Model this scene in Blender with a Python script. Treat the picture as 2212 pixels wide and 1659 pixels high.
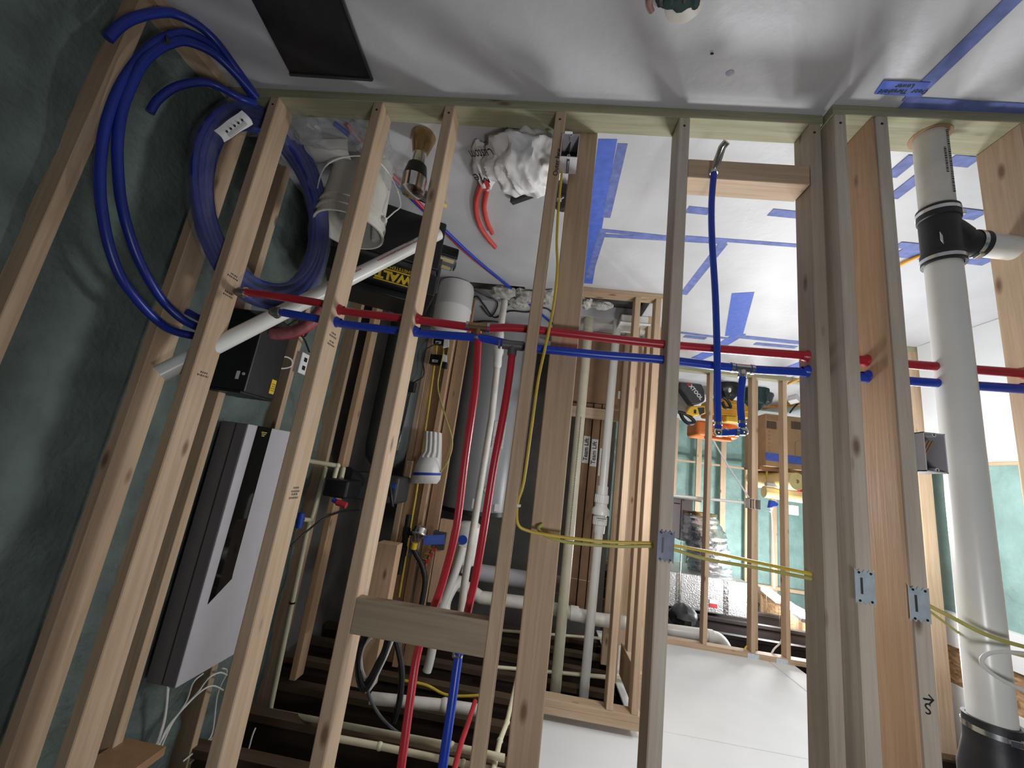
import bpy, bmesh, math, random
from mathutils import Vector, Matrix, noise
for o in list(bpy.data.objects): bpy.data.objects.remove(o)
random.seed(7)
S = bpy.context.scene
COL = S.collection
V = Vector
pi = math.pi

# ------------------------------------------------------------------ camera
# the picture was taken with the phone upside down: the camera is rolled by 180 degrees
cd = bpy.data.cameras.new('camera')
cam = bpy.data.objects.new('camera', cd)
COL.objects.link(cam)
cd.sensor_fit = 'HORIZONTAL'; cd.sensor_width = 36.0; cd.lens = 866.0 / 2212.0 * 36.0
cd.clip_start = 0.02; cd.clip_end = 60
right = V((-0.98892582, 0.06654837, -0.1326538))
down = V((-0.11451214, 0.22642838, 0.96727305))
fwd = V((0.09440703, 0.97175177, -0.21630028))
cm = Matrix((right, -down, -fwd)).transposed().to_4x4()
cm.translation = V((0, 0, 1.355))
cam.matrix_world = cm
S.camera = cam

# ------------------------------------------------------------------ exposure, world and room light
S.view_settings.view_transform = 'Standard'
S.view_settings.look = 'None'
S.view_settings.gamma = 1.0
S.view_settings.use_curve_mapping = False
S.view_settings.exposure = 0.0
w = bpy.data.worlds.new('world'); S.world = w; w.use_nodes = True
w.node_tree.nodes['Background'].inputs[0].default_value = (0.75, 0.85, 1.0, 1)
w.node_tree.nodes['Background'].inputs[1].default_value = 0.05

def area(name, loc, target, sx, sy, power, color=(1, 1, 1)):
    l = bpy.data.lights.new(name, 'AREA'); l.shape = 'RECTANGLE'; l.size = sx; l.size_y = sy
    l.energy = power; l.color = color
    o = bpy.data.objects.new(name, l); COL.objects.link(o)
    o.location = loc
    o.rotation_euler = (V(target) - V(loc)).to_track_quat('-Z', 'Y').to_euler()
    return o
WHITE = (0.97, 0.98, 1.0)
def lamp(name, loc, power, radius, color=(1, 1, 1)):
    l = bpy.data.lights.new(name, 'POINT'); l.energy = power; l.shadow_soft_size = radius; l.color = color
    o = bpy.data.objects.new(name, l); COL.objects.link(o); o.location = loc
    return o
lamp('shop_light_glow', (-3.28, 6.1, 2.36), 130, .12, WHITE)       # the two hanging shop lights of the far room
lamp('shop_light_glow', (-3.14, 5.35, 2.36), 130, .12, WHITE)
lamp('fill_light_hall', (-2.15, 2.70, 1.25), 48, .15, WHITE)         # unseen fill lamp without fitting, added to brighten the room behind the front wall
lamp('fill_light_bath', (-.90, 1.98, 1.25), 34, .15, WHITE)  # second unseen lamp, added to lift the left floor and the pipes beyond
lamp('fill_light_front', (-.50, -.10, 1.78), 29, .12, (.97, .97, 1.0))      # unseen fill lamp added in the hall the camera stands in

# ------------------------------------------------------------------ object helpers
OFF = {}
def setp(o, label=None, cat=None, group=None, kind=None):
    if label: o['label'] = label
    if cat: o['category'] = cat
    if group: o['group'] = group
    if kind: o['kind'] = kind
    return o
def thing(name, label, cat, loc=(0, 0, 0), group=None, kind=None):
    o = bpy.data.objects.new(name, None); COL.objects.link(o)
    o.location = loc; o.empty_display_size = 0.05
    OFF[o.name] = V(loc)
    return setp(o, label, cat, group, kind)
def struct(name, label, loc=(0, 0, 0)):
    return thing(name, label, None, loc, None, 'structure')

class MB:
    def __init__(s): s.v = []; s.f = []
    def add(s, vs, fs):
        n = len(s.v); s.v += [tuple(p) for p in vs]; s.f += [tuple(i + n for i in f) for f in fs]; return s
    def box(s, x0, x1, y0, y1, z0, z1):
        if x0 > x1: x0, x1 = x1, x0
        if y0 > y1: y0, y1 = y1, y0
        if z0 > z1: z0, z1 = z1, z0
        return s.add([(x0,y0,z0),(x1,y0,z0),(x1,y1,z0),(x0,y1,z0),(x0,y0,z1),(x1,y0,z1),(x1,y1,z1),(x0,y1,z1)],
              [(3,2,1,0),(4,5,6,7),(0,1,5,4),(1,2,6,5),(2,3,7,6),(3,0,4,7)])
    def obox(s, c, ax, ay, az):
        c = V(c); ax = V(ax); ay = V(ay); az = V(az)
        P = [c + sx*ax + sy*ay + sz*az for sz in (-1,1) for sx, sy in ((-1,-1),(1,-1),(1,1),(-1,1))]
        fs = [(3,2,1,0),(4,5,6,7),(0,1,5,4),(1,2,6,5),(2,3,7,6),(3,0,4,7)]
        if ax.cross(ay).dot(az) < 0: fs = [tuple(reversed(f)) for f in fs]
        return s.add(P, fs)
    def beam(s, a, b, wx, wy, up=(0, 0, 1)):
        a = V(a); b = V(b); d = (b-a).normalized(); u = V(up)
        if abs(d.dot(u)) > .99: u = V((1, 0, 0))
        x = d.cross(u).normalized(); y = x.cross(d).normalized()
        return s.obox((a+b)/2, x*wx/2, y*wy/2, (b-a)/2)
    def tube(s, pts, r, n=10, cap=True, closed=False):
        pts = [V(p) for p in pts]; N = len(pts)
        rs = r if isinstance(r, (list, tuple)) else [r]*N
        ts = []
        for i in range(N):
            if closed: t = pts[(i+1) % N] - pts[i-1]
            else: t = pts[min(i+1, N-1)] - pts[max(i-1, 0)]
            ts.append(t.normalized() if t.length > 1e-9 else V((0,0,1)))
        u = ts[0].orthogonal().normalized(); vs = []
        for i in range(N):
            u = (u - ts[i]*u.dot(ts[i]))
            u = u.normalized() if u.length > 1e-6 else ts[i].orthogonal().normalized()
            w_ = ts[i].cross(u)
            for k in range(n):
                a = 2*pi*k/n; vs.append(pts[i] + (u*math.cos(a) + w_*math.sin(a))*rs[i])
        fs = []
        for i in range(N if closed else N-1):
            j = (i+1) % N
            for k in range(n):
                l = (k+1) % n; fs.append((i*n+k, i*n+l, j*n+l, j*n+k))
        if cap and not closed:
            fs.append(tuple(range(n-1, -1, -1))); fs.append(tuple((N-1)*n+k for k in range(n)))
        return s.add(vs, fs)
    def cyl(s, a, b, r, r2=None, n=20, cap=True):
        return s.tube([a, b], [r, r if r2 is None else r2], n, cap)
    def lathe(s, prof, c=(0,0,0), axis=(0,0,1), n=28):
        # prof: list of (radius, height along axis)
        c = V(c); ax = V(axis).normalized(); u = ax.orthogonal().normalized(); w_ = ax.cross(u)
        vs = []
        for r, h in prof:
            for k in range(n):
                a = 2*pi*k/n; vs.append(c + ax*h + (u*math.cos(a)+w_*math.sin(a))*r)
        fs = []
        for i in range(len(prof)-1):
            for k in range(n):
                l = (k+1) % n; fs.append((i*n+k, i*n+l, (i+1)*n+l, (i+1)*n+k))
        return s.add(vs, fs)
    def prism(s, poly, ext):
        e = V(ext); P = [V(p) for p in poly]; n = len(P)
        fs = [tuple(range(n-1, -1, -1)), tuple(range(n, 2*n))] + [(i, (i+1) % n, n+(i+1) % n, n+i) for i in range(n)]
        return s.add(P + [p+e for p in P], fs)
    def sheet(s, rows, closed=False):
        m = len(rows[0]); vs = [p for r in rows for p in r]; fs = []
        for i in range(len(rows)-1):
            for k in range(m if closed else m-1):
                l = (k+1) % m; fs.append((i*m+k, i*m+l, (i+1)*m+l, (i+1)*m+k))
        return s.add(vs, fs)
    def ell(s, c, rx, ry, rz, n=16, m=10, fn=None):
        c = V(c); rows = []
        for i in range(m+1):
            t = pi*i/m; row = []
            for k in range(n):
                a = 2*pi*k/n; d = V((math.sin(t)*math.cos(a), math.sin(t)*math.sin(a), math.cos(t)))
                q = fn(d) if fn else 1.0
                row.append(c + V((d.x*rx, d.y*ry, d.z*rz))*q)
            rows.append(row)
        return s.sheet(rows, True)
    def build(s, name, m, parent=None, smooth=False, bevel=0, label=None, cat=None, group=None, kind=None, seg=1, loc=None):
        off = V((0,0,0))
        if parent is not None: off = OFF[parent.name]
        elif loc is not None: off = V(loc)
        elif s.v:
            xs = [p[0] for p in s.v]; ys = [p[1] for p in s.v]; zs = [p[2] for p in s.v]
            off = V(((min(xs)+max(xs))/2, (min(ys)+max(ys))/2, min(zs)))
        me = bpy.data.meshes.new(name)
        me.from_pydata([tuple(V(p)-off) for p in s.v], [], s.f); me.update()
        bm = bmesh.new(); bm.from_mesh(me)
        bmesh.ops.remove_doubles(bm, verts=bm.verts, dist=1e-6)
        bmesh.ops.recalc_face_normals(bm, faces=bm.faces)
        if bevel:
            es = [e for e in bm.edges if len(e.link_faces) == 2 and e.calc_face_angle(0) > 0.5]
            bmesh.ops.bevel(bm, geom=es, offset=bevel, segments=seg, profile=0.5, affect='EDGES', clamp_overlap=True)
        if smooth:
            for f in bm.faces: f.smooth = True
            for e in bm.edges:
                if len(e.link_faces) == 2 and e.calc_face_angle(0) > 0.7: e.smooth = False
        bm.to_mesh(me); bm.free()
        me.materials.append(m)
        o = bpy.data.objects.new(name, me); COL.objects.link(o)
        if parent is not None: o.parent = parent; OFF[o.name] = OFF[parent.name]
        else: o.location = off; OFF[o.name] = off
        return setp(o, label, cat, group, kind)

def spl(pts, k=6, closed=False):
    P = [V(p) for p in pts]; n = len(P); out = []
    rng = range(n if closed else n-1)
    for i in rng:
        if closed: a, b, c, d = P[i-1], P[i], P[(i+1) % n], P[(i+2) % n]
        else: a, b, c, d = P[max(i-1,0)], P[i], P[i+1], P[min(i+2,n-1)]
        for j in range(k):
            t = j/k
            out.append(0.5*((2*b) + (c-a)*t + (2*a-5*b+4*c-d)*t*t + (-a+3*b-3*c+d)*t**3))
    if not closed: out.append(P[-1])
    return out
def text(name, body, c, rt, up, size, m, parent, bold=0.0, align='CENTER', depth=0.0004, sx=1.0):
    cu = bpy.data.curves.new(name, 'FONT'); cu.body = body; cu.size = size; cu.extrude = depth; cu.offset = bold
    cu.align_x = align; cu.align_y = 'CENTER'; cu.resolution_u = 3
    t = bpy.data.objects.new(name, cu); COL.objects.link(t)
    dg = bpy.context.evaluated_depsgraph_get(); dg.update()
    me = bpy.data.meshes.new_from_object(t.evaluated_get(dg))
    bpy.data.objects.remove(t); bpy.data.curves.remove(cu)
    rt = V(rt).normalized(); up = V(up).normalized(); nn = rt.cross(up)
    M = Matrix((rt*sx, up, nn)).transposed().to_4x4(); M.translation = V(c) - OFF[parent.name]
    me.transform(M); me.materials.clear(); me.materials.append(m)
    o = bpy.data.objects.new(name, me); COL.objects.link(o); o.parent = parent; OFF[o.name] = OFF[parent.name]
    return o
def xb(name, m, parent, *b, bevel=0.002, **k): return MB().box(*b).build(name, m, parent, bevel=bevel, **k)

# ------------------------------------------------------------------ materials
def mat_base(name, rough=0.5, metal=0.0):
    m = bpy.data.materials.new(name); m.use_nodes = True
    nt = m.node_tree; b = nt.nodes['Principled BSDF']
    b.inputs['Roughness'].default_value = rough; b.inputs['Metallic'].default_value = metal
    return m, nt, b
def N(nt, t, **k):
    n = nt.nodes.new(t)
    for a, v in k.items():
        if hasattr(n, a): setattr(n, a, v)
        else: n.inputs[a].default_value = v
    return n
def plain(name, col, rough=0.5, metal=0.0, var=0.12, scale=18.0, bump=0.0, bscale=60.0, spec=None, emit=0, alpha=1.0, trans=0.0):
    m, nt, b = mat_base(name, rough, metal)
    tc = N(nt, 'ShaderNodeTexCoord'); nz = N(nt, 'ShaderNodeTexNoise', Scale=scale, Detail=4.0)
    nt.links.new(tc.outputs['Object'], nz.inputs['Vector'])
    rp = N(nt, 'ShaderNodeValToRGB')
    rp.color_ramp.elements[0].position = .3; rp.color_ramp.elements[1].position = .7
    rp.color_ramp.elements[0].color = (*[c*(1-var) for c in col], 1)
    rp.color_ramp.elements[1].color = (*[min(1, c*(1+var)) for c in col], 1)
    nt.links.new(nz.outputs['Fac'], rp.inputs['Fac']); nt.links.new(rp.outputs['Color'], b.inputs['Base Color'])
    if bump:
        n2 = N(nt, 'ShaderNodeTexNoise', Scale=bscale, Detail=5.0); nt.links.new(tc.outputs['Object'], n2.inputs['Vector'])
        bp = N(nt, 'ShaderNodeBump', Strength=bump, Distance=0.01); nt.links.new(n2.outputs['Fac'], bp.inputs['Height'])
        nt.links.new(bp.outputs['Normal'], b.inputs['Normal'])
    if emit:
        b.inputs['Emission Color'].default_value = (*col, 1); b.inputs['Emission Strength'].default_value = emit
    if alpha < 1: b.inputs['Alpha'].default_value = alpha
    if trans: b.inputs['Transmission Weight'].default_value = trans
    if spec is not None: b.inputs['Specular IOR Level'].default_value = spec
    return m
def wood(name, axis, base, dark, rough=0.7, knots=True, grain=1.0):
    m, nt, b = mat_base(name, rough)
    tc = N(nt, 'ShaderNodeTexCoord')
    st = [26.0*grain]*3; st['xyz'.index(axis)] = 1.1
    mp = N(nt, 'ShaderNodeMapping'); mp.inputs['Scale'].default_value = st
    nt.links.new(tc.outputs['Object'], mp.inputs['Vector'])
    nz = N(nt, 'ShaderNodeTexNoise', Scale=1.6, Detail=6.0, Roughness=0.6, Distortion=1.2)
    nt.links.new(mp.outputs[0], nz.inputs['Vector'])
    rp = N(nt, 'ShaderNodeValToRGB'); e = rp.color_ramp.elements
    e[0].position = .32; e[1].position = .72; e[0].color = (*dark, 1); e[1].color = (*base, 1)
    nt.links.new(nz.outputs['Fac'], rp.inputs['Fac'])
    big = N(nt, 'ShaderNodeTexNoise', Scale=2.2, Detail=2.0); nt.links.new(tc.outputs['Object'], big.inputs['Vector'])
    mx = N(nt, 'ShaderNodeMix', data_type='RGBA', blend_type='MULTIPLY'); mx.inputs[0].default_value = 0.35
    r2 = N(nt, 'ShaderNodeValToRGB'); r2.color_ramp.elements[0].color = (.62,.56,.5,1); r2.color_ramp.elements[0].position = .35
    r2.color_ramp.elements[1].color = (1,1,1,1); r2.color_ramp.elements[1].position = .65
    nt.links.new(big.outputs['Fac'], r2.inputs['Fac'])
    nt.links.new(rp.outputs['Color'], mx.inputs[6]); nt.links.new(r2.outputs['Color'], mx.inputs[7])
    col = mx.outputs[2]
    if knots:
        s2 = [9.0]*3; s2['xyz'.index(axis)] = 3.4
        m2 = N(nt, 'ShaderNodeMapping'); m2.inputs['Scale'].default_value = s2
        nt.links.new(tc.outputs['Object'], m2.inputs['Vector'])
        vo = N(nt, 'ShaderNodeTexVoronoi', Scale=1.0); nt.links.new(m2.outputs[0], vo.inputs['Vector'])
        r3 = N(nt, 'ShaderNodeValToRGB'); k = r3.color_ramp.elements
        k[0].position = .05; k[0].color = (1,1,1,1); k[1].position = .13; k[1].color = (0,0,0,1)
        nt.links.new(vo.outputs['Distance'], r3.inputs['Fac'])
        m3 = N(nt, 'ShaderNodeMix', data_type='RGBA'); m3.inputs[7].default_value = (dark[0]*.42, dark[1]*.33, dark[2]*.28, 1)
        nt.links.new(r3.outputs['Color'], m3.inputs[0]); nt.links.new(col, m3.inputs[6]); col = m3.outputs[2]
    nt.links.new(col, b.inputs['Base Color'])
    bp = N(nt, 'ShaderNodeBump', Strength=0.25, Distance=0.004); nt.links.new(nz.outputs['Fac'], bp.inputs['Height'])
    nt.links.new(bp.outputs['Normal'], b.inputs['Normal'])
    return m
PB = (.60, .45, .31); PD = (.47, .325, .205)
WZ = wood('pine_upright', 'z', PB, PD); WX = wood('pine_level', 'x', PB, PD); WY = wood('pine_along', 'y', PB, PD)
WGZ = wood('pine_weathered', 'z', (.64, .57, .48), (.50, .43, .345))
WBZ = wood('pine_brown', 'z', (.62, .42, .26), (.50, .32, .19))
WDK = wood('pine_dark', 'z', (.52, .45, .36), (.41, .345, .265)); WDX = wood('pine_dark_level', 'x', (.40, .32, .22), (.30, .23, .155))
TRX = wood('treated_level', 'x', (.46, .45, .31), (.31, .30, .18), knots=True)
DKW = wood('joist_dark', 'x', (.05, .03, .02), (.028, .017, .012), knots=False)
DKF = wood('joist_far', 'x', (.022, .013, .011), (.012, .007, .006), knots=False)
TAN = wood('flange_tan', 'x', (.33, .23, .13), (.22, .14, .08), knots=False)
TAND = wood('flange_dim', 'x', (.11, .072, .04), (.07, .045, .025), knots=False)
FLOOR = plain('concrete_floor', (.56, .56, .575), .42, 0, .10, 2.2, .12, 30)
DIRT = plain('pit_dirt', (.07, .065, .06), .95, 0, .4, 12, .8, 25)
RUBBLE = plain('concrete_rubble', (.42, .41, .38), .95, 0, .3, 25, .8, 60)
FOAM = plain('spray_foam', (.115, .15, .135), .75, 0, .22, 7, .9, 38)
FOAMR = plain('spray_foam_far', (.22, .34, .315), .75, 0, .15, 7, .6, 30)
DRY = plain('drywall', (.70, .70, .69), .85, 0, .03, 4, .03, 80)
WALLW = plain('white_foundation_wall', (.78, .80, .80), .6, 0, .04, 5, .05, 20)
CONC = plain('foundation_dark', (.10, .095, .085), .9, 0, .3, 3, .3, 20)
TAPE = plain('painters_tape', (.075, .14, .55), .6, 0, .12, 30, .1, 90)
TAPE2 = plain('painters_tape_worn', (.13, .17, .42), .65, 0, .25, 25, .1, 90)
RED = plain('red_pex', (.46, .022, .035), .32, 0, .08, 10)
BLUE = plain('blue_pex', (.012, .05, .42), .32, 0, .08, 10)
BLUED = plain('blue_pex_coil', (.012, .03, .26), .34, 0, .10, 10)
PVC = plain('white_pvc', (.76, .755, .71), .28, 0, .04, 6)
PVCD = plain('dirty_pvc', (.66, .63, .56), .4, 0, .14, 9)
PVCY = plain('cream_pvc', (.70, .655, .50), .35, 0, .08, 9)
FITG = plain('grey_fitting', (.20, .20, .20), .4, .7, .15, 30)
CREAM = plain('cream_cpvc', (.66, .62, .43), .4, 0, .08, 9)
RUBBER = plain('black_rubber', (.018, .018, .02), .5, 0, .25, 20, .1, 40)
BLACK = plain('black_plastic', (.010, .010, .011), .42, 0, .3, 14)
DGREY = plain('dark_grey_plastic', (.05, .052, .055), .5, 0, .15, 14)
STEEL = plain('steel_band', (.70, .70, .70), .22, 1.0, .08, 40)
GALV = plain('galvanised_plate', (.66, .74, .80), .42, 0.45, .12, 40, .1, 30)
COPPER = plain('brass_fitting', (.45, .30, .15), .35, 1.0, .15, 40)
CHROME = plain('chrome_stub', (.75, .72, .68), .15, 1.0, .1, 20)
YEL = plain('yellow_cable', (.62, .44, .05), .45, 0, .1, 20)
YELO = plain('old_yellow_cable', (.48, .43, .12), .5, 0, .1, 20)
WCAB = plain('white_cable', (.72, .72, .68), .45, 0, .06, 20)
BOXW = plain('box_plastic', (.62, .60, .62), .5, 0, .05, 20)
BOXI = plain('box_inside', (.10, .095, .085), .7, 0, .2, 20)
CARD = plain('cardboard', (.42, .275, .15), .85, 0, .08, 9, .1, 50)
CARDB = plain('cardboard_brown', (.30, .185, .11), .85, 0, .10, 9, .1, 50)
PAPER = plain('paper_label', (.80, .80, .80), .6, 0, .05, 40)
INK = plain('black_ink', (.015, .015, .018), .6, 0, .1, 40)
REDINK = plain('red_ink', (.50, .03, .04), .6, 0, .1, 40)
LYEL = plain('lettering_yellow', (.72, .50, .03), .5, 0, .05, 40)
GOLD = plain('gold_print', (.60, .50, .16), .4, .3, .1, 40)
PANW = plain('panel_white', (.50, .48, .51), .45, 0, .03, 8)
PANG = plain('panel_grey', (.15, .15, .16), .5, .2, .05, 8)
GLOSS = plain('panel_black_glass', (.006, .006, .006), .04, 0, .1, 8)
TANKG = plain('heater_grey', (.30, .31, .32), .4, .15, .04, 4)
TANKW = plain('tank_white', (.78, .77, .75), .35, 0, .03, 4)
TANKD = plain('softener_tank', (.065, .08, .075), .45, 0, .12, 4)
SACK = plain('white_sack', (.70, .69, .68), .5, 0, .05, 8, .25, 18)
BAG = plain('clear_bag', (.62, .63, .64), .18, 0, .1, 10, .5, 25, alpha=.22)
WRAP = plain('plastic_wrap', (.40, .42, .50), .2, 0, .25, 14, .6, 30, alpha=.17)
WRAPR = plain('plastic_wrap_red', (.45, .16, .17), .3, 0, .2, 14, .6, 30, alpha=.75)
BUCK = plain('bucket_white', (.64, .62, .55), .45, 0, .08, 8)
IRON = plain('black_iron', (.03, .03, .032), .5, .6, .2, 30)
BRASS = plain('brass', (.62, .42, .14), .3, 1.0, .1, 30)
BLUEP = plain('blue_plastic', (.02, .06, .40), .45, 0, .1, 20)
ORANGE = plain('orange_plastic', (.85, .23, .05), .45, 0, .06, 12)
YELP = plain('yellow_plastic', (.90, .55, .05), .45, 0, .06, 12)
AMBER = plain('amber_plastic', (.90, .42, .05), .45, 0, .06, 12)
FOIL = plain('foil_duct', (.75, .76, .78), .25, 1.0, .1, 10, 1.0, 26)
FOILQ = plain('quilted_foil', (.70, .71, .72), .35, .85, .05, 10, .8, 60)
GREEND = plain('dark_green_fabric', (.02, .05, .045), .8, 0, .2, 20)
PINKT = plain('pipe_insulation', (.80, .60, .22), .7, 0, .08, 12)
OSBT = plain('yellow_roll', (.85, .70, .33), .7, 0, .08, 12)
SKIN = plain('brown_wood_end', (.35, .20, .10), .7, 0, .1, 30)
def osb_mat():
    m, nt, b = mat_base('osb_board', .8)
    tc = N(nt, 'ShaderNodeTexCoord'); mp = N(nt, 'ShaderNodeMapping'); mp.inputs['Scale'].default_value = (9, 9, 26)
    nt.links.new(tc.outputs['Object'], mp.inputs['Vector'])
    vo = N(nt, 'ShaderNodeTexVoronoi', Scale=2.6); nt.links.new(mp.outputs[0], vo.inputs['Vector'])
    rp = N(nt, 'ShaderNodeValToRGB'); e = rp.color_ramp.elements
    e[0].color = (.22, .12, .055, 1); e[1].color = (.52, .33, .17, 1)
    sp = N(nt, 'ShaderNodeSeparateColor'); nt.links.new(vo.outputs['Color'], sp.inputs[0])
    nt.links.new(sp.outputs[0], rp.inputs['Fac']); nt.links.new(rp.outputs['Color'], b.inputs['Base Color'])
    return m
OSB = osb_mat()
LED = plain('led_tube', (1, 1, 1), .5, 0, 0, 5, emit=14)

# ================================================================== THE SETTING
# ---- floor: slab with two broken-out pits
XS = [-9, -.66, -.10, .27, .74, 1.75]; YS = [-3, 2.74, 2.78, 3.05, 3.16, 9.5]
holes = {(1, 2), (1, 3), (3, 1), (3, 2)}
mb = MB()
for i in range(5):
    for j in range(5):
        x0, x1, y0, y1 = XS[i], XS[i+1], YS[j], YS[j+1]
        if (i, j) not in holes: mb.add([(x0,y0,0),(x1,y0,0),(x1,y1,0),(x0,y1,0)], [(0,1,2,3)])
for (a0, a1, b0, b1) in ((-.66, -.10, 2.78, 3.16), (.27, .74, 2.74, 3.05)):
    mb.add([(a0,b0,0),(a1,b0,0),(a1,b1,0),(a0,b1,0),(a0,b0,-.12),(a1,b0,-.12),(a1,b1,-.12),(a0,b1,-.12)],
           [(0,1,5,4),(1,2,6,5),(2,3,7,6),(3,0,4,7)])
mb.add([(-9,-3,-.13),(1.75,-3,-.13),(1.75,9.5,-.13),(-9,9.5,-.13)], [(0,1,2,3)])
floor = mb.build('floor', FLOOR, loc=(0,0,0), kind='structure', label='smooth grey concrete slab with blue tape layout lines')
OFF[floor.name] = V((0,0,0))
xb('pit_soil', DIRT, floor, -.66, -.10, 2.78, 3.16, -.125, -.10, bevel=0)
xb('pit_soil', DIRT, floor, .27, .74, 2.74, 3.05, -.125, -.10, bevel=0)

# ---- front stud wall
wf = struct('wall_front', 'open pine stud wall across the whole view, nearest of the stud walls')
xb('bottom_plate', TRX, wf, -.835, 1.42, 1.22, 1.309, 0, .038, label='greenish treated sole plate')
xb('bottom_plate', TRX, wf, -2.1, -.838, 1.178, 1.318, 0, .038, label='wider greenish sole plate stepping forward')
xb('top_plate', WX, wf, -.83, 1.42, 1.22, 1.309, 2.652, 2.69)
xb('top_plate', WX, wf, -2.1, -.838, 1.178, 1.318, 2.652, 2.69)
def stud(x0, y0=1.22, d=.089, wd=.038, m=WZ, par=None, z0=.038, z1=2.652, **k):
    return xb('stud', m, par or wf, x0, x0+wd, y0, y0+d, z0, z1, bevel=.003, **k)
stud(1.364); stud(1.187); stud(.760); stud(.477)
stud(.056, m=WZ, label='stud with pencil writing beside the white switch box')
stud(-.387, m=WGZ, label='weathered stud with a dark steel plate')
stud(-.826, m=WDK)
stud(-.879, y0=1.178, d=.14, m=WGZ); stud(-1.010, y0=1.178, d=.14, m=WGZ, label='stud with S and arrow mark')
xb('shaded_side_board', WBZ, wf, -.972, -.962, 1.186, 1.318, .038, 2.652, label='thin brown board added for the warmer shaded side of the stud')  # added layer: the stud's warmer shaded side put into colour
stud(-1.446, y0=1.178, d=.14)
MB().add([(.026,1.312,.0),(-.071,1.312,.0),(-.071,1.35,.0),(.026,1.35,.0),(-.006,1.312,2.65),(-.094,1.312,2.65),(-.094,1.35,2.65),(-.006,1.35,2.65)],
         [(0,1,2,3),(7,6,5,4),(0,4,5,1),(1,5,6,2),(2,6,7,3),(3,7,4,0)]).build('stud', WZ, wf, bevel=.003, label='wide-faced stud just behind the front wall')
xb('blocking', WDX, wf, .094, .477, 1.22, 1.258, 1.757, 1.850, label='short flat block nailed between two studs, high up')
xb('blocking', WX, wf, -.785, -.387, 1.22, 1.309, .212, .286, label='short block low between two studs')
# nails and end-marks
for (x, z, y) in ((1.205,.075,1.22),(.778,.075,1.22),(.495,.072,1.22),(.076,.075,1.22),(-.367,.075,1.22),(-.804,.075,1.22),(-.86,.075,1.178),(-.989,.07,1.178)):
    MB().cyl((x,y+.004,z),(x,y-.0008,z),.0045,n=8).build('nail', IRON, wf)
# lumber stamps printed on stud sides (bars of ink)
def stamp(c, rt, up, rows, par, h=.006, gap=.011, m=INK):
    c = V(c); rt = V(rt).normalized(); up = V(up).normalized(); nn = rt.cross(up); b = MB(); rr = random.Random(int(c.z*1000))
    for i, L in enumerate(rows):
        x = -L/2
        while x < L/2:
            d = rr.choice((.003,.005,.007)); b.obox(c + up*(-gap*i) + rt*(x+d/2), rt*d/2*.7, up*h/2, nn*.0003); x += d+.002
    return b.build('grade_stamp', m, par)
for (x, zs) in ((1.187, (.80, .87, 1.17)), (.760, (.98, 1.01, 1.50, 1.52)), ):
    for z in zs: stamp((x-.0003, 1.265, z), (0,-1,0), (0,0,1), (.045, .03), wf)

# ---- left foamed wall
wl = struct('wall_left', 'dark teal spray-foamed wall along the left side')
def foam_grid(name, m, par, P, ux, uy, nx, ny, amp, seed, normal, grooves=()):
    rows = []
    for j in range(ny+1):
        r = []
        for i in range(nx+1):
            p = V(P) + V(ux)*(i/nx) + V(uy)*(j/ny)
            q = p*3.1 + V((seed, 0, 0)); a = noise.noise(q)*1.0 + noise.noise(p*9+V((0,seed,0)))*.55 + noise.noise(p*23)*.28
            r.append(p + V(normal)*a*amp)
        rows.append(r)
    return MB().sheet(rows).build(name, m, par, smooth=True)
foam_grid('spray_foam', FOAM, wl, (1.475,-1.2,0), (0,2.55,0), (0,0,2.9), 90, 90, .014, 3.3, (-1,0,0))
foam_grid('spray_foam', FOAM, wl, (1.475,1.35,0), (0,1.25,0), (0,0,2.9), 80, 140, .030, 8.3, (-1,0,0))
xb('sheathing', CONC, wl, 1.52, 1.60, -1.2, 2.62, 0, 2.95, bevel=0)
xb('bottom_plate', WY, wl, 1.395, 1.50, -1.2, 1.20, 0, .038)
for y in (-.34, .07, .47): xb('stud', WZ, wl, 1.435, 1.5, y, y+.038, .038, 2.9)
xb('stud', WZ, wl, 1.418, 1.5, .875, .913, .038, 2.9)
for y in (1.60, 2.02): xb('stud', WZ, wl, 1.405, 1.5, y, y+.038, .038, 2.9)
xb('stud', WZ, wl, 1.395, 1.5, 2.585, 2.623, .0, 2.95)

# ---- dark foundation behind the mechanical room
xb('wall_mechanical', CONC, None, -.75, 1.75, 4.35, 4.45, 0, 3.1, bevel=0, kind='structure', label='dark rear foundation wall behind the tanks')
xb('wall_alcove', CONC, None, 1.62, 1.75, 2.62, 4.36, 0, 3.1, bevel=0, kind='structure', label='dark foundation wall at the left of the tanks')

# ---- middle stud wall
wm = struct('wall_middle', 'short stud wall behind the front one, with drain pipes behind it')
xb('bottom_plate', WX, wm, -.722, -.10, 2.65, 2.739, 0, .038)
xb('top_plate', WX, wm, -.722, -.10, 2.65, 2.739, 2.575, 2.613)
xb('top_plate', WX, wm, -.722, -.10, 2.65, 2.739, 2.613, 2.651)
for x in (-.56, -.70): stud(x, 2.65, par=wm, z1=2.575)
xb('stud', WBZ, wm, -.93, -.84, 3.25, 3.288, 0, 2.62)
xb('stud', WZ, wm, -.75, -.712, 3.05, 3.139, 0, 2.62)
xb('stud', WZ, wm, -.665, -.627, 3.10, 3.189, 0, 2.62)
xb('blocking', WX, wm, -.72, -.10, 3.42, 3.458, .72, .81, label='level rail in front of the cartons')
xb('blocking', WX, wm, -.74, -.70, 2.74, 3.2, 2.40, 2.60)

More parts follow.
